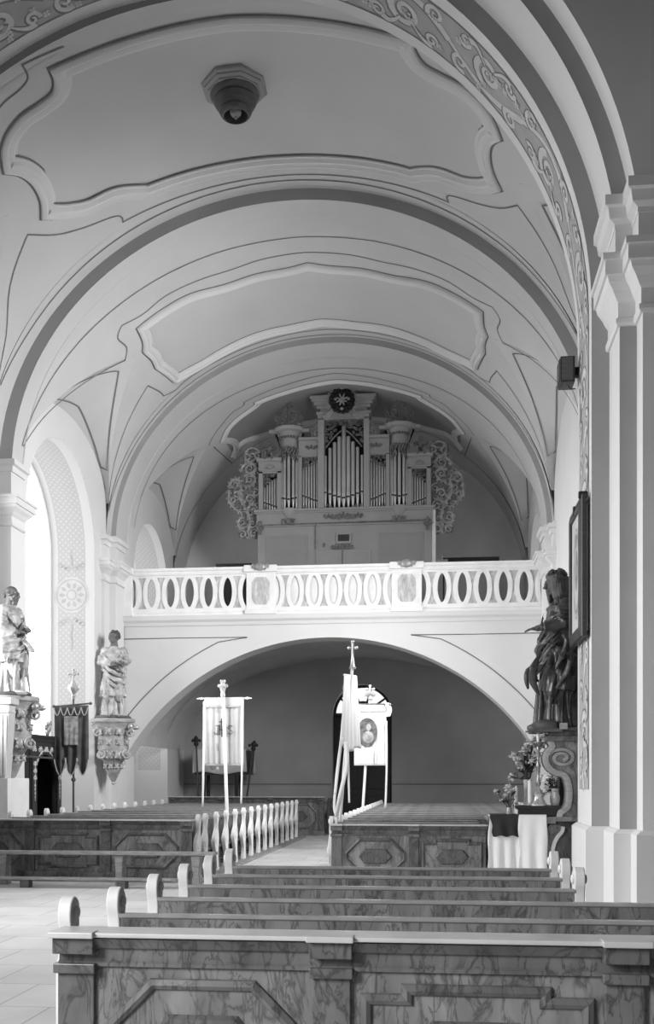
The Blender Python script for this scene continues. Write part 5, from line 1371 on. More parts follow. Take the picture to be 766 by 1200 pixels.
cl = cloth_panel(t, 'velvet_cloth', M['velvet_l'], -0.40, 0.36, 1.72, 3.22, -0.035, 4, 0.035, tails=0.34, seed=2)
cloth_panel(cl, 'banner_picture', M['picture'], -0.17, 0.14, 2.36, 2.98, -0.085, 3, 0.006, seed=4)
mb = MB()
for i in range(5):
    x0, x1 = -0.40 + 0.152 * i, -0.40 + 0.152 * (i + 1)
    pts = [(lerp(x0, x1, k / 8), -0.085, 3.17 - 0.17 * math.sin(math.pi * k / 8)) for k in range(9)]; mb.tube(pts, 0.011, 6)
mb.build('fringe_festoons', M['fringe'], cl)
mb = MB()
xs_ = [-0.40 + 0.76 * i / 48 for i in range(49)]
mb.tube([(x, -0.055 , 1.72 + 0.34 * (1 - abs(math.sin(math.pi * 3 * (x + 0.40) / 0.76)) ** 0.8)) for x in xs_], 0.014, 6)
for x in (-0.15, 0.11): mb.ell((x, -0.06, 2.04), (0.025, 0.02, 0.06)); mb.tube([(x, -0.06, 2.02), (x, -0.06, 1.86)], 0.012, 6)
mb.build('gold_braid', M['fringe'], cl)

# ivory banner with the monogram, on a white pole in front of the left pews
Y_ = 19.94; A_ = at(268.5, 965, Y_); B_ = at(261.8, 800, Y_); x0 = A_.x
t = thing('procession_banner', 'ivory banner with lettered monogram on a white pole above left pews', 'banner', (x0, Y_, 0))
tx = B_.x - x0; zt_ = B_.z
def pole_x(z): return tx * z / zt_
mb = MB(); mb.tube([(0, -0.06, 0), (pole_x(zt_ - 0.2), -0.06, zt_ - 0.2)], [0.036, 0.030], 12); mb.build('pole', M['cloth'], t, smooth=50)
mb = MB(); X = pole_x(zt_)
mb.lathe([(0.035, zt_ - 0.3), (0.05, zt_ - 0.24), (0.035, zt_ - 0.2), (0.06, zt_ - 0.12), (0.08, zt_ - 0.06), (0.04, zt_ - 0.02), (0.05, zt_ + 0.0)], (X, -0.06, 0), 12)
for a in range(6): mb.ell((X + 0.075 * math.cos(a * 1.047), -0.06 + 0.05 * math.sin(a * 1.047), zt_ - 0.07), (0.03, 0.03, 0.04), 7, 5)
for sx in (-1, 0, 1): mb.ell((X + sx * 0.04, -0.06, zt_ + 0.02), (0.02, 0.02, 0.035), 7, 5)
mb.build('finial', M['silver'], t, smooth=40)
zb = at(262, 818.5, Y_).z; L0, L1 = at(239, 820, Y_).x - x0, at(286.5, 820, Y_).x - x0
mb = MB(); mb.tube([(L0 - 0.02, 0.0, zb), (L1 + 0.02, 0.0, zb)], 0.016, 8)
for sx, e in ((-1, L0), (1, L1)):
    for k, r in enumerate((0.022, 0.03, 0.02, 0.014)): mb.ell((e + sx * (0.02 + 0.035 * k), 0, zb), (0.02, r, r), 8, 6)
mb.build('crossbar', M['cloth'], t, smooth=50)
z0_ = at(262, 897, Y_).z; zm = at(262, 827, Y_).z
cl = cloth_panel(t, 'banner_cloth', M['linen'], L0 + 0.02, L1 - 0.02, z0_, zb, 0.0, 6, 0.012, seed=5)
cloth_panel(cl, 'upper_band', M['linen'], L0 + 0.01, L1 - 0.01, zm, zb + 0.02, -0.022, 2, 0.004, seed=6)
mb = MB(); zt2 = zm; mb.box(L0 + 0.02, L1 - 0.02, -0.03, -0.024, zm - 0.03, zm); mb.box(L0 + 0.03, L1 - 0.03, -0.026, -0.016, z0_, z0_ + 0.03); mb.build('banner_border', M['fringe'], cl)
# J H S with the cross standing on the H
cx = at(262, 855, Y_).x - x0; zc = at(262, 855.5, Y_).z; yl = -0.026
def stroke(mb, pts, w=0.012): mb.tube([(x, yl, z) for x, z in pts], w, 6, flat=0.4, up=(0, 1, 0))
mb = MB(); h2 = 0.085; xj = cx - 0.115
stroke(mb, [(xj - 0.035, zc + h2), (xj + 0.02, zc + h2)]); stroke(mb, [(xj, zc + h2), (xj, zc - h2 * 0.55), (xj - 0.012, zc - h2 * 0.9), (xj - 0.045, zc - h2), (xj - 0.07, zc - h2 * 0.75), (xj - 0.07, zc - h2 * 0.45)])
xs2 = cx + 0.135
stroke(mb, [(xs2 + 0.045, zc + 0.055), (xs2 + 0.03, zc + 0.078), (xs2, zc + h2), (xs2 - 0.035, zc + 0.072), (xs2 - 0.045, zc + 0.04), (xs2 - 0.02, zc + 0.012), (xs2 + 0.025, zc - 0.012), (xs2 + 0.045, zc - 0.045), (xs2 + 0.03, zc - 0.075), (xs2, zc - h2), (xs2 - 0.03, zc - 0.078), (xs2 - 0.048, zc - 0.055)])
mb.build('lettering', M['gilt_d'], cl)
mb = MB(); xh = cx - 0.035
for x in (xh - 0.045, xh + 0.045): stroke(mb, [(x, zc - 0.10), (x, zc + 0.10)], 0.011)
stroke(mb, [(xh - 0.045, zc), (xh + 0.045, zc)], 0.011)
stroke(mb, [(xh, zc - 0.14), (xh, zc + 0.22)], 0.014); stroke(mb, [(xh - 0.05, zc + 0.16), (xh + 0.05, zc + 0.16)], 0.013)
mb.build('monogram_cross', M['dark'], cl)
mb = MB()
for x in (cx - 0.14, cx + 0.14): stroke(mb, [(x, zc - 0.26), (x + 0.006, zc - 0.32), (x - 0.006, zc - 0.40)], 0.008)
mb.ell((cx - 0.11, yl - 0.005, z0_ - 0.06), (0.03, 0.012, 0.04)); stroke(mb, [(cx - 0.145, at(262, 828, Y_).z), (cx - 0.145, at(262, 836, Y_).z)], 0.008)
mb.build('embroidery', M['fringe'], cl)
for px0, py0, px1, py1, sd in ((239.5, 822, 238, 946, 1), (284.5, 822, 283, 942, 2)):
    q0, q1 = at(px0, py0, Y_), at(px1, py1, Y_)
    strip(t, 'ribbon', M['cloth'], [(q0.x - x0, -0.03, q0.z), (lerp(q0.x, q1.x, .5) - x0 + 0.008, -0.05, lerp(q0.z, q1.z, .5)), (q1.x - x0, -0.04, q1.z)], 0.042, sd)

# white banner seen nearly edge-on, with streaming ribbons, on the aisle side of the right pews
Y_ = 16.88; A_ = at(394, 962, Y_); B_ = at(411.5, 787, Y_); x0 = A_.x - 0.02
t = thing('procession_banner', 'white banner seen edge-on with long ribbons and cross-topped pole by the aisle', 'banner', (x0, Y_, 0))
def loc(px, py, dy=0.0): q = at(px, py, Y_); return Vector((q.x - x0, dy, q.z))
top = loc(413, 778)
mb = MB(); mb.tube([(0.0, 0, 0), (top.x, 0.0, top.z)], [0.03, 0.024], 10); mb.build('pole', M['cloth'], t, smooth=50)
mb = MB(); mb.lathe([(0.05, 0), (0.06, 0.02), (0.035, 0.05), (0.03, 0.12), (0.018, 0.2)], (top.x, 0, top.z - 0.08), 12); cross_mb(mb, (top.x, 0, top.z + 0.10), 0.26, 0.12, 0.018); mb.build('finial', M['silver'], t, smooth=40)
# the bar runs along the nave: the cloth is seen from its end
P0, P1 = loc(406, 792), loc(416, 792)
mb = MB(); mb.tube([(P0.x - 0.01, -0.38, P0.z - 0.02), (P1.x - 0.02, 0.38, P1.z + 0.03)], 0.016, 8); mb.build('crossbar', M['cloth'], t)
rows = []; zlo = loc(405, 878).z; zhi = P0.z
xlo0, xlo1 = loc(400, 0).x, loc(419, 0).x
for j in range(25):
    f = j / 24; row = []
    for i in range(41):
        s_ = i / 40; y = lerp(-0.38, 0.38, s_)
        row.append((lerp(lerp(P0.x, P1.x, s_), lerp(xlo0, xlo1, s_), f) + 0.03 * f * math.sin(5 * 2 * math.pi * s_ + 1), y, lerp(zhi - 0.02 + 0.05 * s_, zlo + 0.04 * math.sin(9 * s_), f)))
    rows.append(row)
mb = MB(); mb.grid(rows); cl = mb.build('banner_cloth', M['cloth'], t, smooth=60); so = cl.modifiers.new('thickness', 'SOLIDIFY'); so.thickness = 0.008
mb = MB(); mb.box(P0.x - 0.035, P0.x - 0.02, -0.38, 0.2, zhi - 0.24, zhi - 0.19); mb.build('upper_band', M['fringe'], cl)
for pts, w in (([(401, 880), (397, 915), (395, 945), (399, 958)], 0.05), ([(408, 870), (409, 895), (402, 930), (397, 957)], 0.07), ([(410, 872), (411, 905), (412, 940)], 0.035), ([(403, 865), (399, 900), (396, 930)], 0.05)):
    strip(t, 'ribbon', M['cloth'], [tuple(loc(a, b_, -0.42 - 0.02 * k)) for k, (a, b_) in enumerate(pts)], w, w * 40)

# white banner with the oval picture, farther back in front of the door
Y_ = 22.3; A_ = at(421.5, 955, Y_); x0 = A_.x
t = thing('procession_banner', 'white banner with dark oval picture in front of the dark door', 'banner', (x0, Y_, 0))
top = loc(435, 813)
mb = MB(); mb.tube([(0.0, 0, 0), (top.x - 0.03, 0.03, top.z)], [0.032, 0.026], 10); mb.build('pole', M['cloth'], t, smooth=50)
mb = MB(); mb.lathe([(0.03, -0.1), (0.05, -0.06), (0.03, 0.0), (0.06, 0.05), (0.03, 0.1)], (top.x - 0.03, 0.03, top.z - 0.05), 12); cross_mb(mb, (top.x - 0.03, 0.03, top.z), 0.17, 0.15, 0.02)
for sx in (-1, 1): mb.ell((top.x - 0.03 + sx * 0.07, 0.03, top.z - 0.02), (0.05, 0.03, 0.04), 8, 6)
mb.build('finial', M['silver'], t, smooth=40)
l0, l1 = loc(415, 825), loc(453, 825); zb0 = loc(430, 897).z
mb = MB(); mb.tube([(l0.x - 0.03, -0.03, l0.z), (l1.x + 0.06, -0.03, l1.z - 0.01)], 0.016, 8); mb.ell((l1.x + 0.07, -0.03, l1.z - 0.01), 0.03); mb.build('crossbar', M['brass'], t)
cl = cloth_panel(t, 'banner_cloth', M['cloth'], l0.x, l1.x - 0.01, zb0, l0.z, -0.03, 7, 0.012, seed=12)
mb = MB(); zm = loc(0, 836).z; mb.box(l0.x + 0.01, l1.x - 0.02, -0.062, -0.05, zm - 0.02, zm + 0.02); mb.box(l0.x, l1.x - 0.01, -0.055, -0.04, zb0, zb0 + 0.04); mb.build('banner_border', M['linen'], cl)
cc = loc(430.3, 858.5); mb = MB(); n = 40
vs_ = [(cc.x + 0.215 * math.cos(2 * math.pi * k / n), -0.062, cc.z + 0.315 * math.sin(2 * math.pi * k / n)) for k in range(n)]
vs_ += [(x, -0.05, z) for x, _, z in vs_]; mb.add(vs_, [tuple(range(n))[::-1], tuple(range(n, 2 * n))] + [(i, (i + 1) % n, n + (i + 1) % n, n + i) for i in range(n)])
ov = mb.build('oval_picture', M['picture_d'], cl)
mb = MB(); mb.ell((cc.x + 0.03, -0.064, cc.z + 0.11), (0.055, 0.006, 0.075)); mb.ell((cc.x + 0.02, -0.064, cc.z - 0.10), (0.12, 0.006, 0.13)); mb.build('painted_figure', M['picture'], ov, smooth=60)
for sx, x_ in ((-1, l0.x), (1, l1.x)): 
    q = loc(453, 838); strip(t, 'bow', M['cloth'], [(x_, -0.05, l0.z + 0.02), (x_ + sx * 0.06, -0.06, l0.z - 0.12), (x_ + sx * 0.03, -0.05, l0.z - 0.28)], 0.11, 1)
q0, q1 = loc(452.5, 845), loc(451.5, 948)
strip(t, 'ribbon', M['cloth'], [(q0.x, -0.06, q0.z), (q0.x + 0.01, -0.07, lerp(q0.z, q1.z, .5)), (q1.x, -0.06, q1.z)], 0.045, 3)
mb = MB(); x_ = loc(439, 0).x; mb.tube([(x_, -0.065, loc(0, 882).z), (x_, -0.065, zb0)], 0.012, 6); mb.build('tassel_cord', M['fringe'], cl)

# draped stand under the gallery, two dark staffs beside it
Y_ = 31.4
q0, q1 = at(226, 878, Y_), at(288, 906, Y_)
t = thing('draped_stand', 'tall stand draped with a white cloth under the gallery behind ivory banner', 'stand', ((q0.x + q1.x) / 2, Y_, 0)); w = (q1.x - q0.x) / 2
for sx in (-1, 1):
    for dy in (0.1, 0.75):
        mb = MB(); mb.box(sx * (w * 0.62) - 0.05, sx * (w * 0.62) + 0.05, dy - 0.05, dy + 0.05, 0, q1.z + 0.1); mb.build('leg', M['darker'], t, bevel=0.01)
mb = MB(); mb.box(-w + 0.05, w + 0.12, 0.0, 0.85, q1.z - 0.05, q0.z - 0.05); mb.build('frame', M['dark'], t)
rows = []
for j in range(13):
    f = j / 12
    row = []
    for i in range(61):
        s_ = i / 60 * (2 * w + 0.9) ; 
        if s_ < 2 * w: x, y = -w + s_, -0.03 - 0.03 * f * (1 + math.sin(s_ * 14))
        else: x, y = w + 0.04 * f + 0.14 * (s_ - 2 * w), (s_ - 2 * w)
        row.append((x, y, lerp(q0.z, q1.z + 0.04 * math.sin(s_ * 5), f)))
    rows.append(row)
top_ = [[(x, lerp(y, 0.9, k / 3), q0.z + 0.01) for x, y, z in rows[0]] for k in (3, 2, 1)]
mb = MB(); mb.grid(top_ + rows); o = mb.build('drape', M['linen'], t, smooth=60); so = o.modifiers.new('thickness', 'SOLIDIFY'); so.thickness = 0.012
mb = MB(); mb.ell((-0.18, -0.1, lerp(q1.z, q0.z, 0.25)), (0.09, 0.02, 0.07)); mb.build('embroidered_emblem', M['fringe'], o, smooth=60)
for px0, py0, px1, py1, lab in ((229.5, 866, 232.5, 936, 'dark upright staff with knobbed head at the left of the draped stand'), (297.5, 872, 289, 935, 'dark leaning staff with knobbed head at the right of the draped stand')):
    a, c = at(px1, py1, 31.2), at(px0, py0, 31.2); foot = Vector((a.x + (a.x - c.x) / (c.z - a.z) * a.z, 31.2, 0))
    t = thing('processional_staff', lab, 'staff', foot)
    d = c - foot
    mb = MB(); mb.tube([(0, 0, 0), d * 0.93], 0.03, 8); mb.build('shaft', M['dark'], t, smooth=40)
    mb = MB(); e = d * 0.93
    for k, (q, r) in enumerate(((0, .05), (.05, .08), (.11, .06), (.18, .09), (.25, .05))): mb.ell(e + d.normalized() * q, (r, r * 0.6, r), 8, 6)
    mb.ell(e + Vector((0.11, 0, 0.15)), 0.05, 8, 6); mb.ell(e + Vector((-0.11, 0, 0.15)), 0.05, 8, 6)
    mb.build('knobbed_head', M['darker'], t, smooth=60)

# confessional against the left wall
t = thing('confessional', 'dark carved wooden confessional with round-arched opening below the left window', 'confessional', (-8.36, 20.35, 0))
W_, H_ = 1.75, 2.48      # runs along +y, front faces +x
yo0, yo1 = 0.36, 1.42; r_ = (yo1 - yo0) / 2; zs_ = 1.62; m_ = (yo0 + yo1) / 2
mb = MB()
ys_ = [0, yo0] + [m_ + r_ * math.sin(R(a)) for a in range(-85, 90, 5)] + [yo1, W_]
for a, b in zip(ys_[:-1], ys_[1:]):
    c = (a + b) / 2; la, lb = (zs_ + math.sqrt(max(0, r_ * r_ - (a - m_) ** 2)), zs_ + math.sqrt(max(0, r_ * r_ - (b - m_) ** 2))) if abs(c - m_) < r_ else (0, 0)
    for x in (0.0, -0.06): mb.add([(x, a, la), (x, b, lb), (x, b, H_), (x, a, H_)], [(0, 1, 2, 3)])
    if abs(c - m_) < r_: mb.add([(0, a, la), (0, b, lb), (-0.06, b, lb), (-0.06, a, la)], [(0, 1, 2, 3)])
for y in (yo0, yo1): mb.add([(0, y, 0), (-0.06, y, 0), (-0.06, y, zs_), (0, y, zs_)], [(0, 1, 2, 3)])
mb.build('front_panel', M['dark'], t)
mb = MB(); mb.box(-0.95, 0.0, -0.02, 0.04, 0, H_); mb.box(-0.95, 0.0, W_ - 0.04, W_ + 0.02, 0, H_); mb.box(-0.95, -0.06, 0.0, W_, H_ - 0.05, H_); mb.build('side_wall', M['dark'], t)
mb = MB(); mb.box(-0.97, -0.92, 0, W_, 0, H_); mb.build('back_wall', M['black'], t)
mb = MB(); mb.box(-0.9, -0.05, yo0, yo1, 0.62, 0.67); mb.build('inner_shelf', M['brown'], t)
mb = MB(); mb.plan([(0.0, W_ + 0.02), (0.0, -0.02), (-0.9, -0.02)] if False else [(-0.9, -0.02), (0.0, -0.02), (0.0, W_ + 0.02)], [(0, H_ - 0.08), (0.03, H_ - 0.06), (0.05, H_), (0.09, H_ + 0.03), (0.09, H_ + 0.07), (-0.02, H_ + 0.08)]); mb.build('cornice', M['dark'], t)
mb = MB(); mb.plan([(-0.9, -0.02), (0.0, -0.02), (0.0, W_ + 0.02)], [(0, 2.06), (0.03, 2.07), (0.03, 2.10), (0, 2.11)]); mb.build('frieze_moulding', M['brown'], t)
for y0 in (0.10, 1.48):
    mb = MB(); mb.box(0.0, 0.05, y0 - 0.02, y0 + 0.20, 0, 2.06); mb.build('pilaster_strip', M['dark'], t, bevel=0.006)
def ornx(orn, y, z, s, x=0.06):
    for sx in (-1, 1):
        q = [(y + sx * (0.5 * s + 0.45 * s * (1 - 0.8 * k / 12) * math.cos(math.pi / 2 + 7.5 * k / 12)), z + 0.45 * s * (1 - 0.8 * k / 12) * math.sin(math.pi / 2 + 7.5 * k / 12)) for k in range(13)]
        orn.tube([(x, a, b) for a, b in q], 0.012, 5)
    orn.ell((x, y, z + 0.2 * s), (0.018, 0.45 * s, 0.3 * s), 8, 6)
for y in (0.25, 0.58, 0.9, 1.22, 1.5):
    orn = MB(); ornx(orn, y, 2.25, 0.13, 0.012); orn.build('gilded_rosette', M['linen'], t, smooth=60)
for y in (0.18, 1.56):
    orn = MB()
    for z in (1.95, 1.80, 1.66): ornx(orn, y, z, 0.10, 0.055)
    orn.tube([(0.055, y, 2.0), (0.055, y, 1.18)], [0.014, 0.006], 5)
    for k in range(4): orn.ell((0.055, y, 1.5 - 0.08 * k), (0.012, 0.035 - 0.006 * k, 0.03), 7, 5)
    orn.build('gilded_drop', M['linen'], t, smooth=60)
orn = MB()
orn.tube([(0.012, m_ + (r_ + 0.09) * math.cos(R(a)), zs_ + (r_ + 0.09) * math.sin(R(a))) for a in range(12, 170, 6)], 0.012, 5)
for a in range(20, 165, 24): orn.ell((0.012, m_ + (r_ + 0.09) * math.cos(R(a)), zs_ + (r_ + 0.09) * math.sin(R(a))), (0.014, 0.05, 0.035), 7, 5)
orn.build('gilded_arch_band', M['linen'], t, smooth=60)
orn = MB(); orn.tube([(-0.15, -0.03, 2.0), (-0.15, -0.03, 1.2)], [0.014, 0.006], 5)
for k in range(5): orn.ell((-0.15, -0.03, 1.95 - 0.15 * k), (0.06 - 0.006 * k, 0.014, 0.06), 7, 5)
orn.build('gilded_drop', M['linen'], t, smooth=60)
orn = MB(); orn.tube([(-0.38, -0.028, 2.25), (-0.06, -0.028, 2.25)], 0.012, 5)
for k in range(4): orn.ell((-0.08 - 0.1 * k, -0.03, 2.25), (0.045, 0.012, 0.055), 7, 5)
orn.build('gilded_rosette', M['linen'], t, smooth=60)
mb = MB()
for i in range(6):
    for s_ in (1, -1): mb.tube([(-0.5 - 0.0, 0.42 + 0.0, 1.0 + 0.05 * i), (-0.3, 0.42, 1.0 + 0.05 * i + s_ * 0.2)], 0.008, 5)
mb.build('lattice', M['brown'], t)
mb = MB()
for k, (dy, dz, ry, rz) in enumerate(((0, .10, .05, .10), (.09, .14, .04, .12), (.17, .20, .035, .10), (-.04, .2, .05, .06), (.22, .30, .03, .06), (.06, .28, .05, .05))):
    mb.ell((0.0, 0.95 + dy, H_ + 0.05 + dz), (0.03, ry, rz), 8, 6)
mb.build('carved_leaf_crest', M['gilt'], t, smooth=60)

# ------------------------------------------------------------------ carved statues: one continuous figure each, grown from joined volumes
def remesh(mb, voxel, name, mats, pick, parent, smooth_it=3, folds=None):
    me = bpy.data.meshes.new('tmp'); me.from_pydata([tuple(p) for p in mb.v], [], mb.f)
    o = bpy.data.objects.new('tmp', me); COL.objects.link(o)
    r = o.modifiers.new('r', 'REMESH'); r.mode = 'VOXEL'; r.voxel_size = voxel; r.adaptivity = 0
    s_ = o.modifiers.new('s', 'SMOOTH'); s_.factor = 0.5; s_.iterations = smooth_it
    dg = bpy.context.evaluated_depsgraph_get(); dg.update()
    m2 = bpy.data.meshes.new_from_object(o.evaluated_get(dg)); bpy.data.objects.remove(o); bpy.data.meshes.remove(me)
    if folds:      # drapery creases cut into the cloth, none on head, hands and feet
        k, keep = folds; n = len(m2.vertices); c = np.zeros(n * 3); m2.vertices.foreach_get('co', c); c = c.reshape(-1, 3)
        nr = np.zeros(n * 3); m2.vertices.foreach_get('normal', nr); nr = nr.reshape(-1, 3)
        u = c / k; th = np.arctan2(u[:, 1], u[:, 0])
        low = 1 - np.abs(np.sin(5.5 * th + 2.2 * np.sin(5 * u[:, 2] + 1.0) + 0.8 * np.sin(2 * th)))
        dg_ = 1 - np.abs(np.sin(30 * (0.55 * u[:, 0] + 0.84 * u[:, 2]) + 1.6 * np.sin(14 * u[:, 0] + 3) + 1.2 * np.sin(11 * u[:, 1])))
        w = np.clip((u[:, 2] - 0.30) / 0.14, 0, 1)
        d = (low ** 2 * (1 - w) * 0.016 + dg_ ** 2 * w * 0.011) - 0.005
        m_ = np.ones(n)
        for hc, r in keep: m_ *= np.clip((np.linalg.norm(c - np.array(hc), axis=1) - r) / (0.02 * k), 0, 1)
        m_ *= np.clip((u[:, 2] - 0.02) / 0.03, 0, 1)
        c = c + nr * (d * m_ * k)[:, None]; m2.vertices.foreach_set('co', c.ravel()); m2.update()
    m2.name = name; m2.materials.clear()
    for m in mats: m2.materials.append(m)
    if pick:
        n = len(m2.polygons); c = np.zeros(n * 3); m2.polygons.foreach_get('center', c); c = c.reshape(-1, 3)
        m2.polygons.foreach_set('material_index', pick(c).astype(np.int32))
    m2.polygons.foreach_set('use_smooth', [True] * len(m2.polygons))
    q = bpy.data.objects.new(name, m2); COL.objects.link(q)
    if parent is not None: q.parent = parent
    return q
def ring_body(mb, rows, n=40):
    # rows: list of (z, cx, cy, rx, ry, fold amplitude, phase, folds)
    vs_ = []
    for z, cx, cy, rx, ry, fa, ph, nf in rows:
        for k in range(n):
            a = 2 * math.pi * k / n; f = 1 + fa * (1.0 - 2.2 * abs(math.sin(nf * a * 0.5 + ph)) + 0.7 * abs(math.sin((nf + 2) * a * 0.5 + 1.7 * ph)))
            vs_.append((cx + rx * f * math.cos(a), cy + ry * f * math.sin(a), z))
    L = len(rows); fs = [(i * n + k, i * n + (k + 1) % n, (i + 1) * n + (k + 1) % n, (i + 1) * n + k) for i in range(L - 1) for k in range(n)]
    fs += [tuple(range(n))[::-1], tuple(range((L - 1) * n, L * n))]
    mb.add(vs_, fs)
def hand(mb, w, d, up, h, curl=0.5, thumb=1):
    # w: wrist, d: finger direction, up: back of the hand; h: figure height
    w = Vector(w); d = Vector(d).normalized(); u = Vector(up); u = (u - d * u.dot(d)).normalized(); s_ = d.cross(u)
    L = 0.094 * h; rot = Matrix((s_, d, u)).transposed()
    mb.ell(w + d * L * 0.28, (L * 0.24, L * 0.34, L * 0.12), 10, 8, rot)
    for i, (off, ln) in enumerate(((-0.17, .44), (-0.06, .50), (0.06, .47), (0.17, .38))):
        p = w + d * L * 0.5 + s_ * L * off; pts = [p - d * L * 0.12]; dd = d.copy()
        pts.append(p)
        for k in range(3):
            an = curl * (0.35 + 0.35 * k); dd = (d * math.cos(an) - u * math.sin(an) + s_ * off * 0.3).normalized(); p = p + dd * L * ln / 3; pts.append(p)
        mb.tube(pts, [L * 0.078, L * 0.076, L * 0.072, L * 0.066, L * 0.056], 8)
        mb.ell(pts[-1], L * 0.058, 8, 6)
    p = w + d * L * 0.12 + s_ * L * (-0.20) * thumb
    td = (d * 0.6 - s_ * thumb * 0.7 - u * 0.35).normalized(); q = p + td * L * 0.25; r_ = q + (td + d * 0.6).normalized() * L * 0.2
    mb.tube([p, q, r_], [L * 0.085, L * 0.068, L * 0.05], 8); mb.ell(r_, L * 0.05, 8, 6)
def head(mb, c, h, yaw=0.0, pitch=0.0, beard=0, hair='short', seed=1):
    # faces -y before the turn; c: centre of the skull
    rot = Matrix.Rotation(yaw, 3, 'Z') @ Matrix.Rotation(pitch, 3, 'X'); c = Vector(c); s_ = h * 0.066
    E = lambda p, r, rr=None: mb.ell(c + rot @ (Vector(p) * s_), tuple(q * s_ for q in r), 12, 9, rot if rr is None else rot @ rr)
    E((0, 0.12, 0.15), (0.80, 0.98, 0.92)); E((0, -0.25, -0.45), (0.62, 0.68, 0.72)); E((0, -0.55, -0.88), (0.30, 0.28, 0.24))
    E((0, -0.82, 0.14), (0.60, 0.20, 0.11))                                                    # brow
    E((0, -0.98, -0.20), (0.14, 0.24, 0.36)); E((0, -1.16, -0.42), (0.18, 0.20, 0.14))          # nose
    for sx in (-1, 1):
        E((sx * 0.31, -0.78, -0.06), (0.15, 0.10, 0.08)); E((sx * 0.36, -0.72, -0.36), (0.24, 0.2, 0.2)); E((sx * 0.80, 0.10, -0.15), (0.10, 0.2, 0.3))
    E((0, -0.92, -0.66), (0.28, 0.16, 0.07)); E((0, -0.88, -0.80), (0.24, 0.16, 0.07))
    rg = random.Random(seed)
    if beard:
        for k in range(46):
            a = rg.uniform(-1.3, 1.3); z = rg.uniform(-1.55, -0.62); rr = 0.62 * (1 - (abs(z + 0.7)) * 0.45)
            E((math.sin(a) * rr, -0.28 - math.cos(a) * rr * 0.95, z - 0.1), (0.14, 0.14, 0.2))
        for sx in (-1, 1): E((sx * 0.16, -0.98, -0.60), (0.2, 0.1, 0.07))
        for k in range(16):
            a = rg.uniform(0.9, 5.4); E((math.sin(a) * 0.8, -math.cos(a) * 0.98 + 0.1, rg.uniform(-0.5, 0.2)), (0.16, 0.16, 0.18))
    if hair == 'curly':
        for k in range(90):
            a = rg.uniform(0, 6.28); z = rg.uniform(-0.35, 1.05); rr = math.sqrt(max(0.05, 1 - (z / 1.12) ** 2)) * 0.92
            p = (math.sin(a) * rr * 0.92, 0.15 - math.cos(a) * rr * 1.05, 0.15 + z)
            if p[1] < -0.45 and p[2] < 0.62: continue
            E(p, (0.2, 0.2, 0.2))
    if hair == 'long':
        for k in range(60):
            a = rg.uniform(0, 6.28); z = rg.uniform(0.0, 1.05); rr = math.sqrt(max(0.05, 1 - (z / 1.12) ** 2)) * 0.95
            p = (math.sin(a) * rr * 0.95, 0.15 - math.cos(a) * rr * 1.05, 0.12 + z)
            if p[1] < -0.5 and p[2] < 0.7: continue
            E(p, (0.22, 0.22, 0.22))
        for k in range(22):
            a = 0.75 + 4.8 * k / 21; x, y = math.sin(a) * 0.88, 0.15 - math.cos(a) * 0.98
            pts = [c + rot @ (Vector((x * (1 + 0.12 * j / 5) + 0.06 * math.sin(j * 1.7 + k), y * (1 + 0.1 * j / 5) + 0.08 * j / 5, 0.35 - 0.52 * j)) * s_) for j in range(6)]
            mb.tube(pts, [s_ * q for q in (0.22, 0.24, 0.22, 0.2, 0.17, 0.10)], 7)
def arm(mb, sh, el, wr, h, sleeve=1.0):
    sh, el, wr = Vector(sh), Vector(el), Vector(wr)
    mb.tube([sh, sh.lerp(el, .35), sh.lerp(el, .7), el], [0.062 * h * sleeve, 0.058 * h * sleeve, 0.05 * h * sleeve, 0.047 * h * sleeve], 12); mb.ell(sh, 0.064 * h * sleeve); mb.ell(el, 0.048 * h * sleeve)
    mb.tube([el, el.lerp(wr, .5), el.lerp(wr, .8)], [0.046 * h * sleeve, 0.044 * h * sleeve, 0.042 * h * sleeve], 12)
    mb.tube([el.lerp(wr, .6), wr, wr + (wr - el).normalized() * 0.02 * h], [0.026 * h, 0.020 * h, 0.019 * h], 10)
    d = (el - sh).normalized(); 
    for k in range(4):   # sleeve wrinkles
        c = sh.lerp(el, 0.35 + 0.18 * k); x = d.orthogonal().normalized(); y = d.cross(x)
        mb.tube([c + (x * math.cos(a) + y * math.sin(a)) * 0.052 * h * sleeve + d * 0.012 * h * math.sin(a + k) for a in [6.28 * j / 12 for j in range(13)]], 0.008 * h, 6)
def fold(mb, pts, r): 
    P = smooth_path(pts, 5); L = len(P); mb.tube(P, [r * (0.35 + 0.65 * math.sin(math.pi * (i + 0.5) / L)) for i in range(L)], 8)

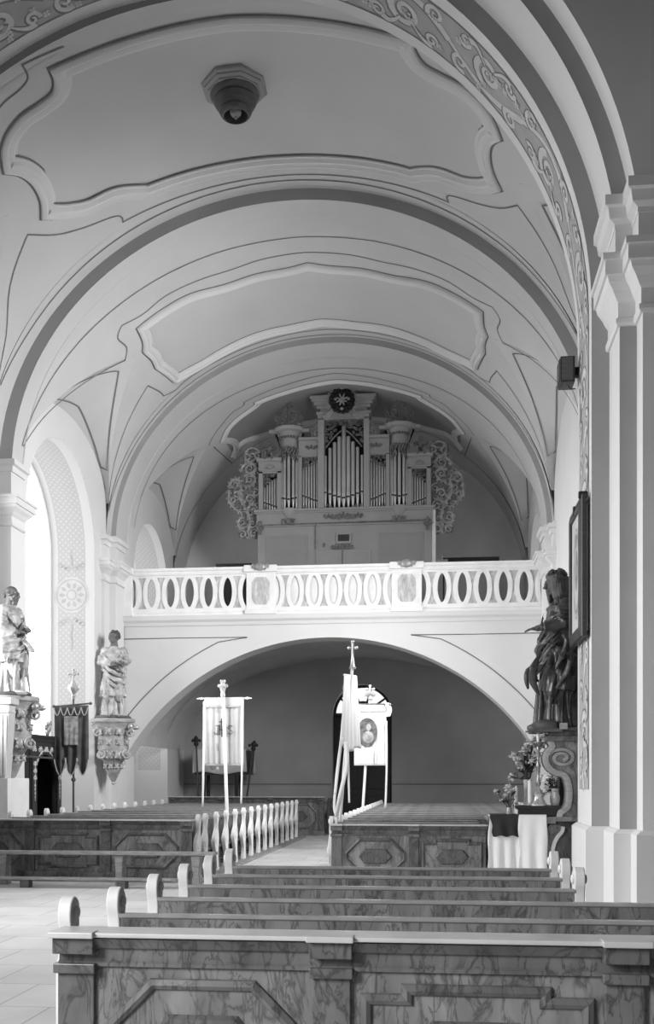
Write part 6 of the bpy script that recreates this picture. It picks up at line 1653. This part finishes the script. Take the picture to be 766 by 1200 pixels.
def saint(name, label, loc, rz, h, pose, voxel=0.0085):
    t = thing(name, label, 'statue', loc, rz)
    mb = MB(); k = h
    V = lambda x, y, z: (x * k, y * k, z * k)
    lean = pose.get('lean', 0.0)
    # tunic to the feet
    rows = []
    for i in range(30):
        f = i / 29; z = lerp(0.035, 0.56, f)
        rx = interp(f, [0, .1, .35, .7, 1], [.135, .118, .104, .104, .09]) * pose.get('skirt', 1.0); ry = interp(f, [0, .1, .35, .7, 1], [.118, .105, .095, .095, .08])
        rows.append((z * k, (lean * (f - 0.5) * 0.3) * k, 0, rx * k, ry * k, 0.11 * (1 - f) + 0.02, 1.1 + 2.2 * f, 6))
    ring_body(mb, rows, 64)
    # mantle down to the knees, its hem slanting
    rows = []
    hem = pose.get('hem', 0.27)
    for i in range(34):
        f = i / 33; z = lerp(hem, 0.80, f)
        rx = interp(f, [0, .12, .45, .6, .85, 1], [.145, .135, .112, .100, .108, .06]); ry = interp(f, [0, .12, .45, .6, .85, 1], [.125, .12, .10, .09, .088, .055])
        rows.append((z * k, (lean * (f - 0.2) * 0.25) * k, -0.004 * k, rx * k, ry * k, 0.07 * (1 - f) + 0.03, 0.6 + 3.0 * f, 5))
    ring_body(mb, rows, 64)
    o0 = len(mb.v)
    mb.ell(V(lean * 0.2, 0.0, 0.755), (0.096 * k, 0.08 * k, 0.085 * k), 14, 10)
    # swags of the mantle
    for pts, r in pose['swags']:
        fold(mb, [V(*p) for p in pts], r * 0.62 * k); fold(mb, [V(p[0] * 1.01, p[1] * 0.99, p[2] - 0.030 + 0.006 * i) for i, p in enumerate(pts)], r * 0.45 * k)
    # knees pressing through the cloth, feet
    for x, y, z in pose.get('knees', ((-.06, -.07, .28), (.07, -.09, .30))): mb.ell(V(x, y, z), (0.055 * k, 0.055 * k, 0.12 * k), 10, 8)
    for x, y, an in pose.get('feet', ((-.07, -.13, 0.3), (.07, -.15, -0.3))):
        d = Vector((math.sin(an), -math.cos(an), 0)); 
        mb.tube([Vector(V(x, y, .03)) - d * 0.05 * k, Vector(V(x, y, .026)), Vector(V(x, y, .018)) + d * 0.06 * k], [0.03 * k, 0.028 * k, 0.02 * k], 10)
        for q in range(5):
            s_ = Vector((-d.y, d.x, 0)); c = Vector(V(x, y, .014)) + d * (0.075 - 0.006 * abs(q - 1)) * k + s_ * (q - 2) * 0.009 * k; mb.ell(c, (0.007 * k, 0.007 * k, 0.007 * k), 8, 6)
    # arms, neck, head
    hands = []
    for sd in (-1, 1):
        A = pose['arm_r' if sd < 0 else 'arm_l']
        arm(mb, V(sd * 0.098 + lean * .25, 0.0, 0.775), V(*A[0]), V(*A[1]), k, 0.86); hand(mb, V(*A[1]), A[2], A[3], k, A[4], A[5]); hands.append(Vector(V(*A[1])) + Vector(A[2]).normalized() * 0.05 * k)
    hx = pose.get('head', (lean * 0.3, -0.02, 0.93))
    mb.tube([V(lean * .25, 0.005, .80), V((lean * .25 + hx[0]) / 2, -0.005, .845), V(hx[0], hx[1] + .012, .89)], [0.055 * k, 0.042 * k, 0.038 * k], 12)
    head(mb, V(*hx), k * 0.98, pose.get('yaw', 0), pose.get('pitch', 0), pose.get('beard', 0), pose.get('hair', 'short'), 3)
    hc = Vector(V(*hx)); hrot = Matrix.Rotation(-pose.get('yaw', 0), 3, 'Z')
    extra = pose.get('extra')
    if extra: extra(mb, V, k)
    def pick(c):
        idx = np.zeros(len(c))
        d = np.linalg.norm(c - np.array(hc), axis=1); idx[(d < 0.115 * k) & (c[:, 2] > hc.z - 0.105 * k)] = 1
        for hh in hands: idx[np.linalg.norm(c - np.array(hh), axis=1) < 0.062 * k] = 1
        idx[(c[:, 2] < 0.03 * k) & (c[:, 1] < -0.12 * k)] = 1
        if pose.get('hair') != 'short' or pose.get('beard'):
            q = (c - np.array(hc)) @ np.array(hrot.transposed()); s_ = k * 0.066
            hm = (d < 0.14 * k) & (((q[:, 1] > -0.35 * s_) & (q[:, 2] > -0.2 * s_)) | (q[:, 2] > 0.62 * s_)) if pose.get('hair') != 'short' else (d < 0.13 * k) & (q[:, 2] < -0.45 * s_) & (q[:, 1] < 0.2 * s_)
            if pose.get('hair') == 'long': hm |= (d < 0.24 * k) & (q[:, 1] > 0.0) & (c[:, 2] > 0.80 * k)
            idx[hm] = 2
        return idx
    remesh(mb, voxel, 'figure', [M[pose.get('robe', 'gold')], M[pose.get('flesh', 'skin')], M['hair']], pick, t, 2, (k, [(tuple(hc), 0.11 * k)] + [(tuple(q), 0.06 * k) for q in hands]))
    if pose.get('base'):
        b = MB(); b.lathe([(0.20 * k, 0.0), (0.205 * k, 0.012 * k), (0.19 * k, 0.03 * k), (0.0, 0.034 * k)], (0, 0, 0), 28, sy=0.85, cap=False); b.build('plinth', M[pose['base']], t, smooth=40)
    return t
SW1 = [([(.13, -.05, .74), (.05, -.11, .66), (-.06, -.12, .57), (-.14, -.04, .52)], .026), ([(.14, -.02, .68), (.06, -.115, .58), (-.06, -.13, .50), (-.15, -.05, .47)], .026),
       ([(.13, -.06, .60), (.05, -.125, .50), (-.05, -.14, .43), (-.15, -.06, .40)], .024), ([(.10, -.10, .52), (.03, -.14, .42), (-.05, -.15, .36), (-.14, -.08, .33)], .022),
       ([(.11, -.09, .48), (.10, -.13, .38), (.09, -.14, .28)], .020), ([(-.12, -.07, .76), (-.07, -.10, .68), (-.02, -.10, .62)], .018), ([(.02, -.13, .24), (.0, -.13, .14), (.01, -.14, .05)], .016),
       ([(-.08, -.12, .25), (-.10, -.12, .14), (-.11, -.13, .05)], .016), ([(.10, -.10, .26), (.12, -.11, .15), (.13, -.12, .05)], .016)]
def m_sw(sw): return [([(-x, y, z) for x, y, z in p], r) for p, r in sw]

# bearded saint at the left edge, in profile to the right
def tail(mb, V, k): fold(mb, [V(.02, -.10, .54), V(.03, -.17, .46), V(.05, -.22, .40)], 0.032 * k)
P0 = at(15.5, 818, 19.55)
saint('saint_statue', 'gilded bald bearded saint in profile on the bracket at the left edge', (-8.27, 19.2, P0.z), R(76), 2.13,
      dict(swags=SW1, arm_r=((-.15, -.03, .62), (-.07, -.14, .57), (.8, -.6, 0.05), (-.2, -.5, .8), .7, 1), arm_l=((.15, -.02, .63), (.07, -.15, .60), (-.8, -.5, .05), (.2, -.6, .8), .7, -1),
           yaw=R(6), pitch=R(4), beard=1, extra=tail, hem=0.30, feet=((-.08, -.19, 0.1), (.06, -.13, -0.3)), base='brown'))
# curly-haired saint on the pilaster beside the gallery
def book(mb, V, k): 
    fold(mb, [V(.10, -.16, .62), V(.15, -.19, .56), V(.16, -.18, .50)], .02 * k)
P1 = at(131, 843, 25.0)
saint('saint_statue', 'gilded young curly-haired saint on the bracket beside the gallery arch', (-8.02, 24.75, P1.z), R(14), 2.15,
      dict(swags=m_sw(SW1), arm_r=((-.145, -.03, .64), (-.01, -.145, .60), (.9, -.3, .15), (0, -.6, .8), .6, 1), arm_l=((.165, -.03, .655), (.12, -.14, .62), (-.3, -.7, .1), (.3, -.3, .9), .8, -1),
           yaw=R(-38), pitch=R(-6), hair='curly', lean=0.05, head=(.01, -.02, .93), extra=book, hem=0.25, feet=((-.05, -.12, 0.2), (.11, -.15, -0.6)), base='brown'))
# shaded long-haired saint above the side altar, arm stretched to the left
P2 = at(650, 852, 15.62)
SW3 = SW1 + [([(.10, .08, .70), (.16, .02, .55), (.17, -.02, .40), (.13, -.08, .27)], .03), ([(.14, -.02, .66), (.18, -.04, .52), (.15, -.09, .40)], .028)]
def cascade(mb, V, k):
    fold(mb, [V(.08, -.15, .50), V(.10, -.21, .40), V(.08, -.20, .30), V(.09, -.17, .22)], .024 * k); fold(mb, [V(.0, -.15, .44), V(.0, -.22, .36), V(.0, -.21, .27)], .022 * k)
saint('saint_statue', 'dark long-haired robed saint with outstretched arm above the side altar', (1.76, 15.62, P2.z - 0.10), R(-76), 2.40,
      dict(swags=SW3, arm_r=((-.16, -.02, .65), (-.10, -.09, .575), (.3, -.6, -.5), (-.2, -.5, .6), .6, -1), arm_l=((.17, -.05, .655), (.13, -.185, .63), (-.05, -1, -.12), (.1, .1, 1), .45, 1),
           yaw=R(4), pitch=R(6), hair='long', hem=0.26, robe='gold_d', extra=cascade, head=(0, -.035, .93)))

# rock-like plinth block of the right saint
q_ = at(634, 857.5, 15.28)
t = thing('statue_rock_base', 'dark rounded block under the long-haired saint above the altar', 'base', (q_.x, 15.28, q_.z))
mb = MB(); rg = random.Random(7)
mb.ell((0.02, 0, 0.09), (0.17, 0.16, 0.085)); mb.ell((-0.12, -0.03, 0.055), (0.10, 0.11, 0.055)); mb.ell((0.12, 0.06, 0.10), (0.13, 0.15, 0.09)); mb.box(-0.15, 0.30, -0.1, 0.2, -0.01, 0.05)
o = remesh(mb, 0.02, 'rock', [M['brown']], None, t)
mb = MB(); mb.box(0.25, 0.36, -0.14, -0.06, 0.03, 0.12); mb.build('side_block', M['grey_wood'], t, bevel=0.006)

# ------------------------------------------------------------------ carved wall brackets under the left statues
def bracket(label, loc, rz, w, h, tail_panel=False):
    t = thing('wall_bracket', label, 'bracket', loc, rz)     # top of the slab at z = 0, front towards -y
    hp = lambda prof, mb, sx=1.0, sy=1.0: mb.lathe(prof, (0, 0, 0), 32, 0, 2 * math.pi, sx, sy)
    a = w / 2
    mb = MB(); hp([(a * .9, -.16), (a * .92, -.13), (a * .96, -.10), (a, -.09), (a, -.03), (a * .97, 0.0)], mb, 1, .8); mb.build('slab', M['grey_wood'], t, smooth=30)
    mb = MB(); hp([(0.02, -h), (.05, -h + .03), (.035, -h + .07), (.07, -h + .12), (.16, -h * .80), (.20, -h * .74), (.18, -h * .70), (.26, -h * .62), (.32, -h * .56), (.30, -h * .52), (.36, -h * .45), (.34, -h * .30), (.38, -h * .18), (a * .9, -.15)], mb, a / .5, .8 * a / .5); mb.build('console_body', M['gold'], t, smooth=40)
    mb = MB()
    for sx in (-1, 1):
        for (x, z, r, d) in ((.36, -h * .22, .11, 1), (.30, -h * .55, .12, -1), (.42, -h * .12, .07, 1)):
            q = spiral2(sx * x * a / .5, z, r, math.pi / 2, 1.4, -sx * d, 18); relief(mb, q, r * .30, r * .14, -.30 * a / .5)
    for ang in (-0.9, -0.3, 0.3, 0.9):
        for (z, r) in ((-h * .2, .07), (-h * .36, .055), (-h * .55, .08), (-h * .72, .05)):
            rr = interp(-z / h, [0, .3, .5, .6, .8], [.46, .38, .37, .30, .18]) * a / .5
            x, y = rr * math.sin(ang), -rr * .8 * math.cos(ang); mb.ell((x, y, z), (r, r * .7, r * 1.2), 10, 7)
            for k in range(4): mb.ell((x + r * math.cos(k * 1.57 + .7), y - .01, z + r * 1.2 * math.sin(k * 1.57 + .7)), (r * .5, r * .4, r * .5), 8, 6)
    mb.build('console_carving', M['gold'], t, smooth=60)
    mb = MB()   # small cherub head on the corner
    for (x, z, r) in ((a * .75, -.20, .085), (a * .75, -.30, .06)): mb.ell((x, -.26 * a / .5, z), (r, r, r * 1.1), 12, 9)
    for sx in (-1, 1): mb.ell((a * .75 + sx * .12, -.24 * a / .5, -.22), (.10, .03, .06), 10, 7)
    mb.build('cherub_head', M['gilt'], t, smooth=60)
    return t
bracket('carved gilded bracket under the bearded saint at the left edge', (-8.22, 19.2, P0.z - 0.002), R(30), 1.02, 1.65)
bracket('carved gilded bracket tapering to a point under the curly-haired saint', (-8.02, 24.75, P1.z - 0.002), R(20), 1.06, 1.62)
# pale tapering pedestal board at the photograph's left edge
q0, q1 = at(-12, 826, 18.4), at(13, 826, 18.4)
t = thing('pedestal_board', 'pale fluted tapering pedestal at the left edge before the bearded saint', 'pedestal', ((q0.x + q1.x) / 2, 18.4, 0))
w0 = (q1.x - q0.x) / 2; zt_ = q0.z; zb_ = at(0, 912, 18.4).z
mb = MB(); mb.prism([(-w0, zb_), (w0 * 0.55, zb_), (w0 * 0.95, zt_ - 0.2), (w0 * 0.95, zt_), (-w0, zt_)], lambda u, v, w: (u, w, v), -0.06, 0.22); mb.build('board', M['linen'], t, bevel=0.01)
mb = MB(); mb.box(-w0 - 0.04, w0 + 0.05, -0.11, 0.26, zt_, zt_ + 0.13); mb.box(-w0 - 0.02, w0, -0.09, 0.24, zt_ - 0.16, zt_ - 0.10); mb.build('cap', M['linen'], t, bevel=0.02)
mb = MB()
for f in (-0.6, -0.2, 0.2, 0.55): mb.prism([(w0 * f - 0.02, zb_ + 0.05), (w0 * f + 0.02, zb_ + 0.05), (w0 * f * 1.1 + 0.025, zt_ - 0.2), (w0 * f * 1.1 - 0.025, zt_ - 0.2)], lambda u, v, w: (u, w, v), -0.075, -0.05)
mb.build('flutes', M['white'], t)
mb = MB(); mb.box(-w0 - 0.1, w0 * 0.9, -0.1, 0.9, 0, zb_ ); mb.build('lower_block', M['white'], t, bevel=0.01)

# ------------------------------------------------------------------ cherubs seated on the organ's outer flats
def cherub(m_):
    u = 158 if m_ > 0 else 600
    t = thing('cherub_figure', 'small dark carved cherub seated on the %s outer tower of the organ' % ('left' if m_ > 0 else 'right'), 'cherub', (-2.76 + ox(u), 29.45, 5.86 + oz(236)))
    k = 0.85; mb = MB()
    mb.ell((0, 0, .22 * k), (.10 * k, .09 * k, .13 * k)); mb.ell((0, 0, .34 * k), (.09 * k, .075 * k, .09 * k)); head(mb, (0, -.01 * k, .50 * k), k * 1.15, R(20 * m_), 0, 0, 'curly', 5)
    mb.tube([(0, 0, .38 * k), (0, 0, .45 * k)], .045 * k, 8)
    for sd in (-1, 1):
        mb.tube([(sd * .05 * k, -.03 * k, .16 * k), (sd * .11 * k, -.16 * k, .14 * k), (sd * .12 * k, -.17 * k, -.02 * k)], [.06 * k, .055 * k, .035 * k], 9)
        mb.ell((sd * .12 * k, -.20 * k, -.03 * k), (.03 * k, .055 * k, .025 * k))
    sd = -m_
    for s2, el, wr in ((1, (.17, -.05, .27), (.20, -.13, .38)), (-1, (-.16, -.08, .30), (-.22, -.12, .24))):
        mb.tube([(s2 * .09 * k, 0, .38 * k), tuple(q * k for q in el), tuple(q * k for q in wr)], [.038 * k, .034 * k, .024 * k], 8); hand(mb, tuple(q * k for q in wr), (s2 * .4, -.3, .3 * s2), (0, -.2, 1), k * 0.75, .5, s2)
    for s2 in (-1, 1): mb.ell((s2 * .14 * k, .10 * k, .38 * k), (.12 * k, .025 * k, .08 * k))
    remesh(mb, 0.011, 'figure', [M['gilt_d']], None, t, 2)
for m_ in (1, -1): cherub(m_)
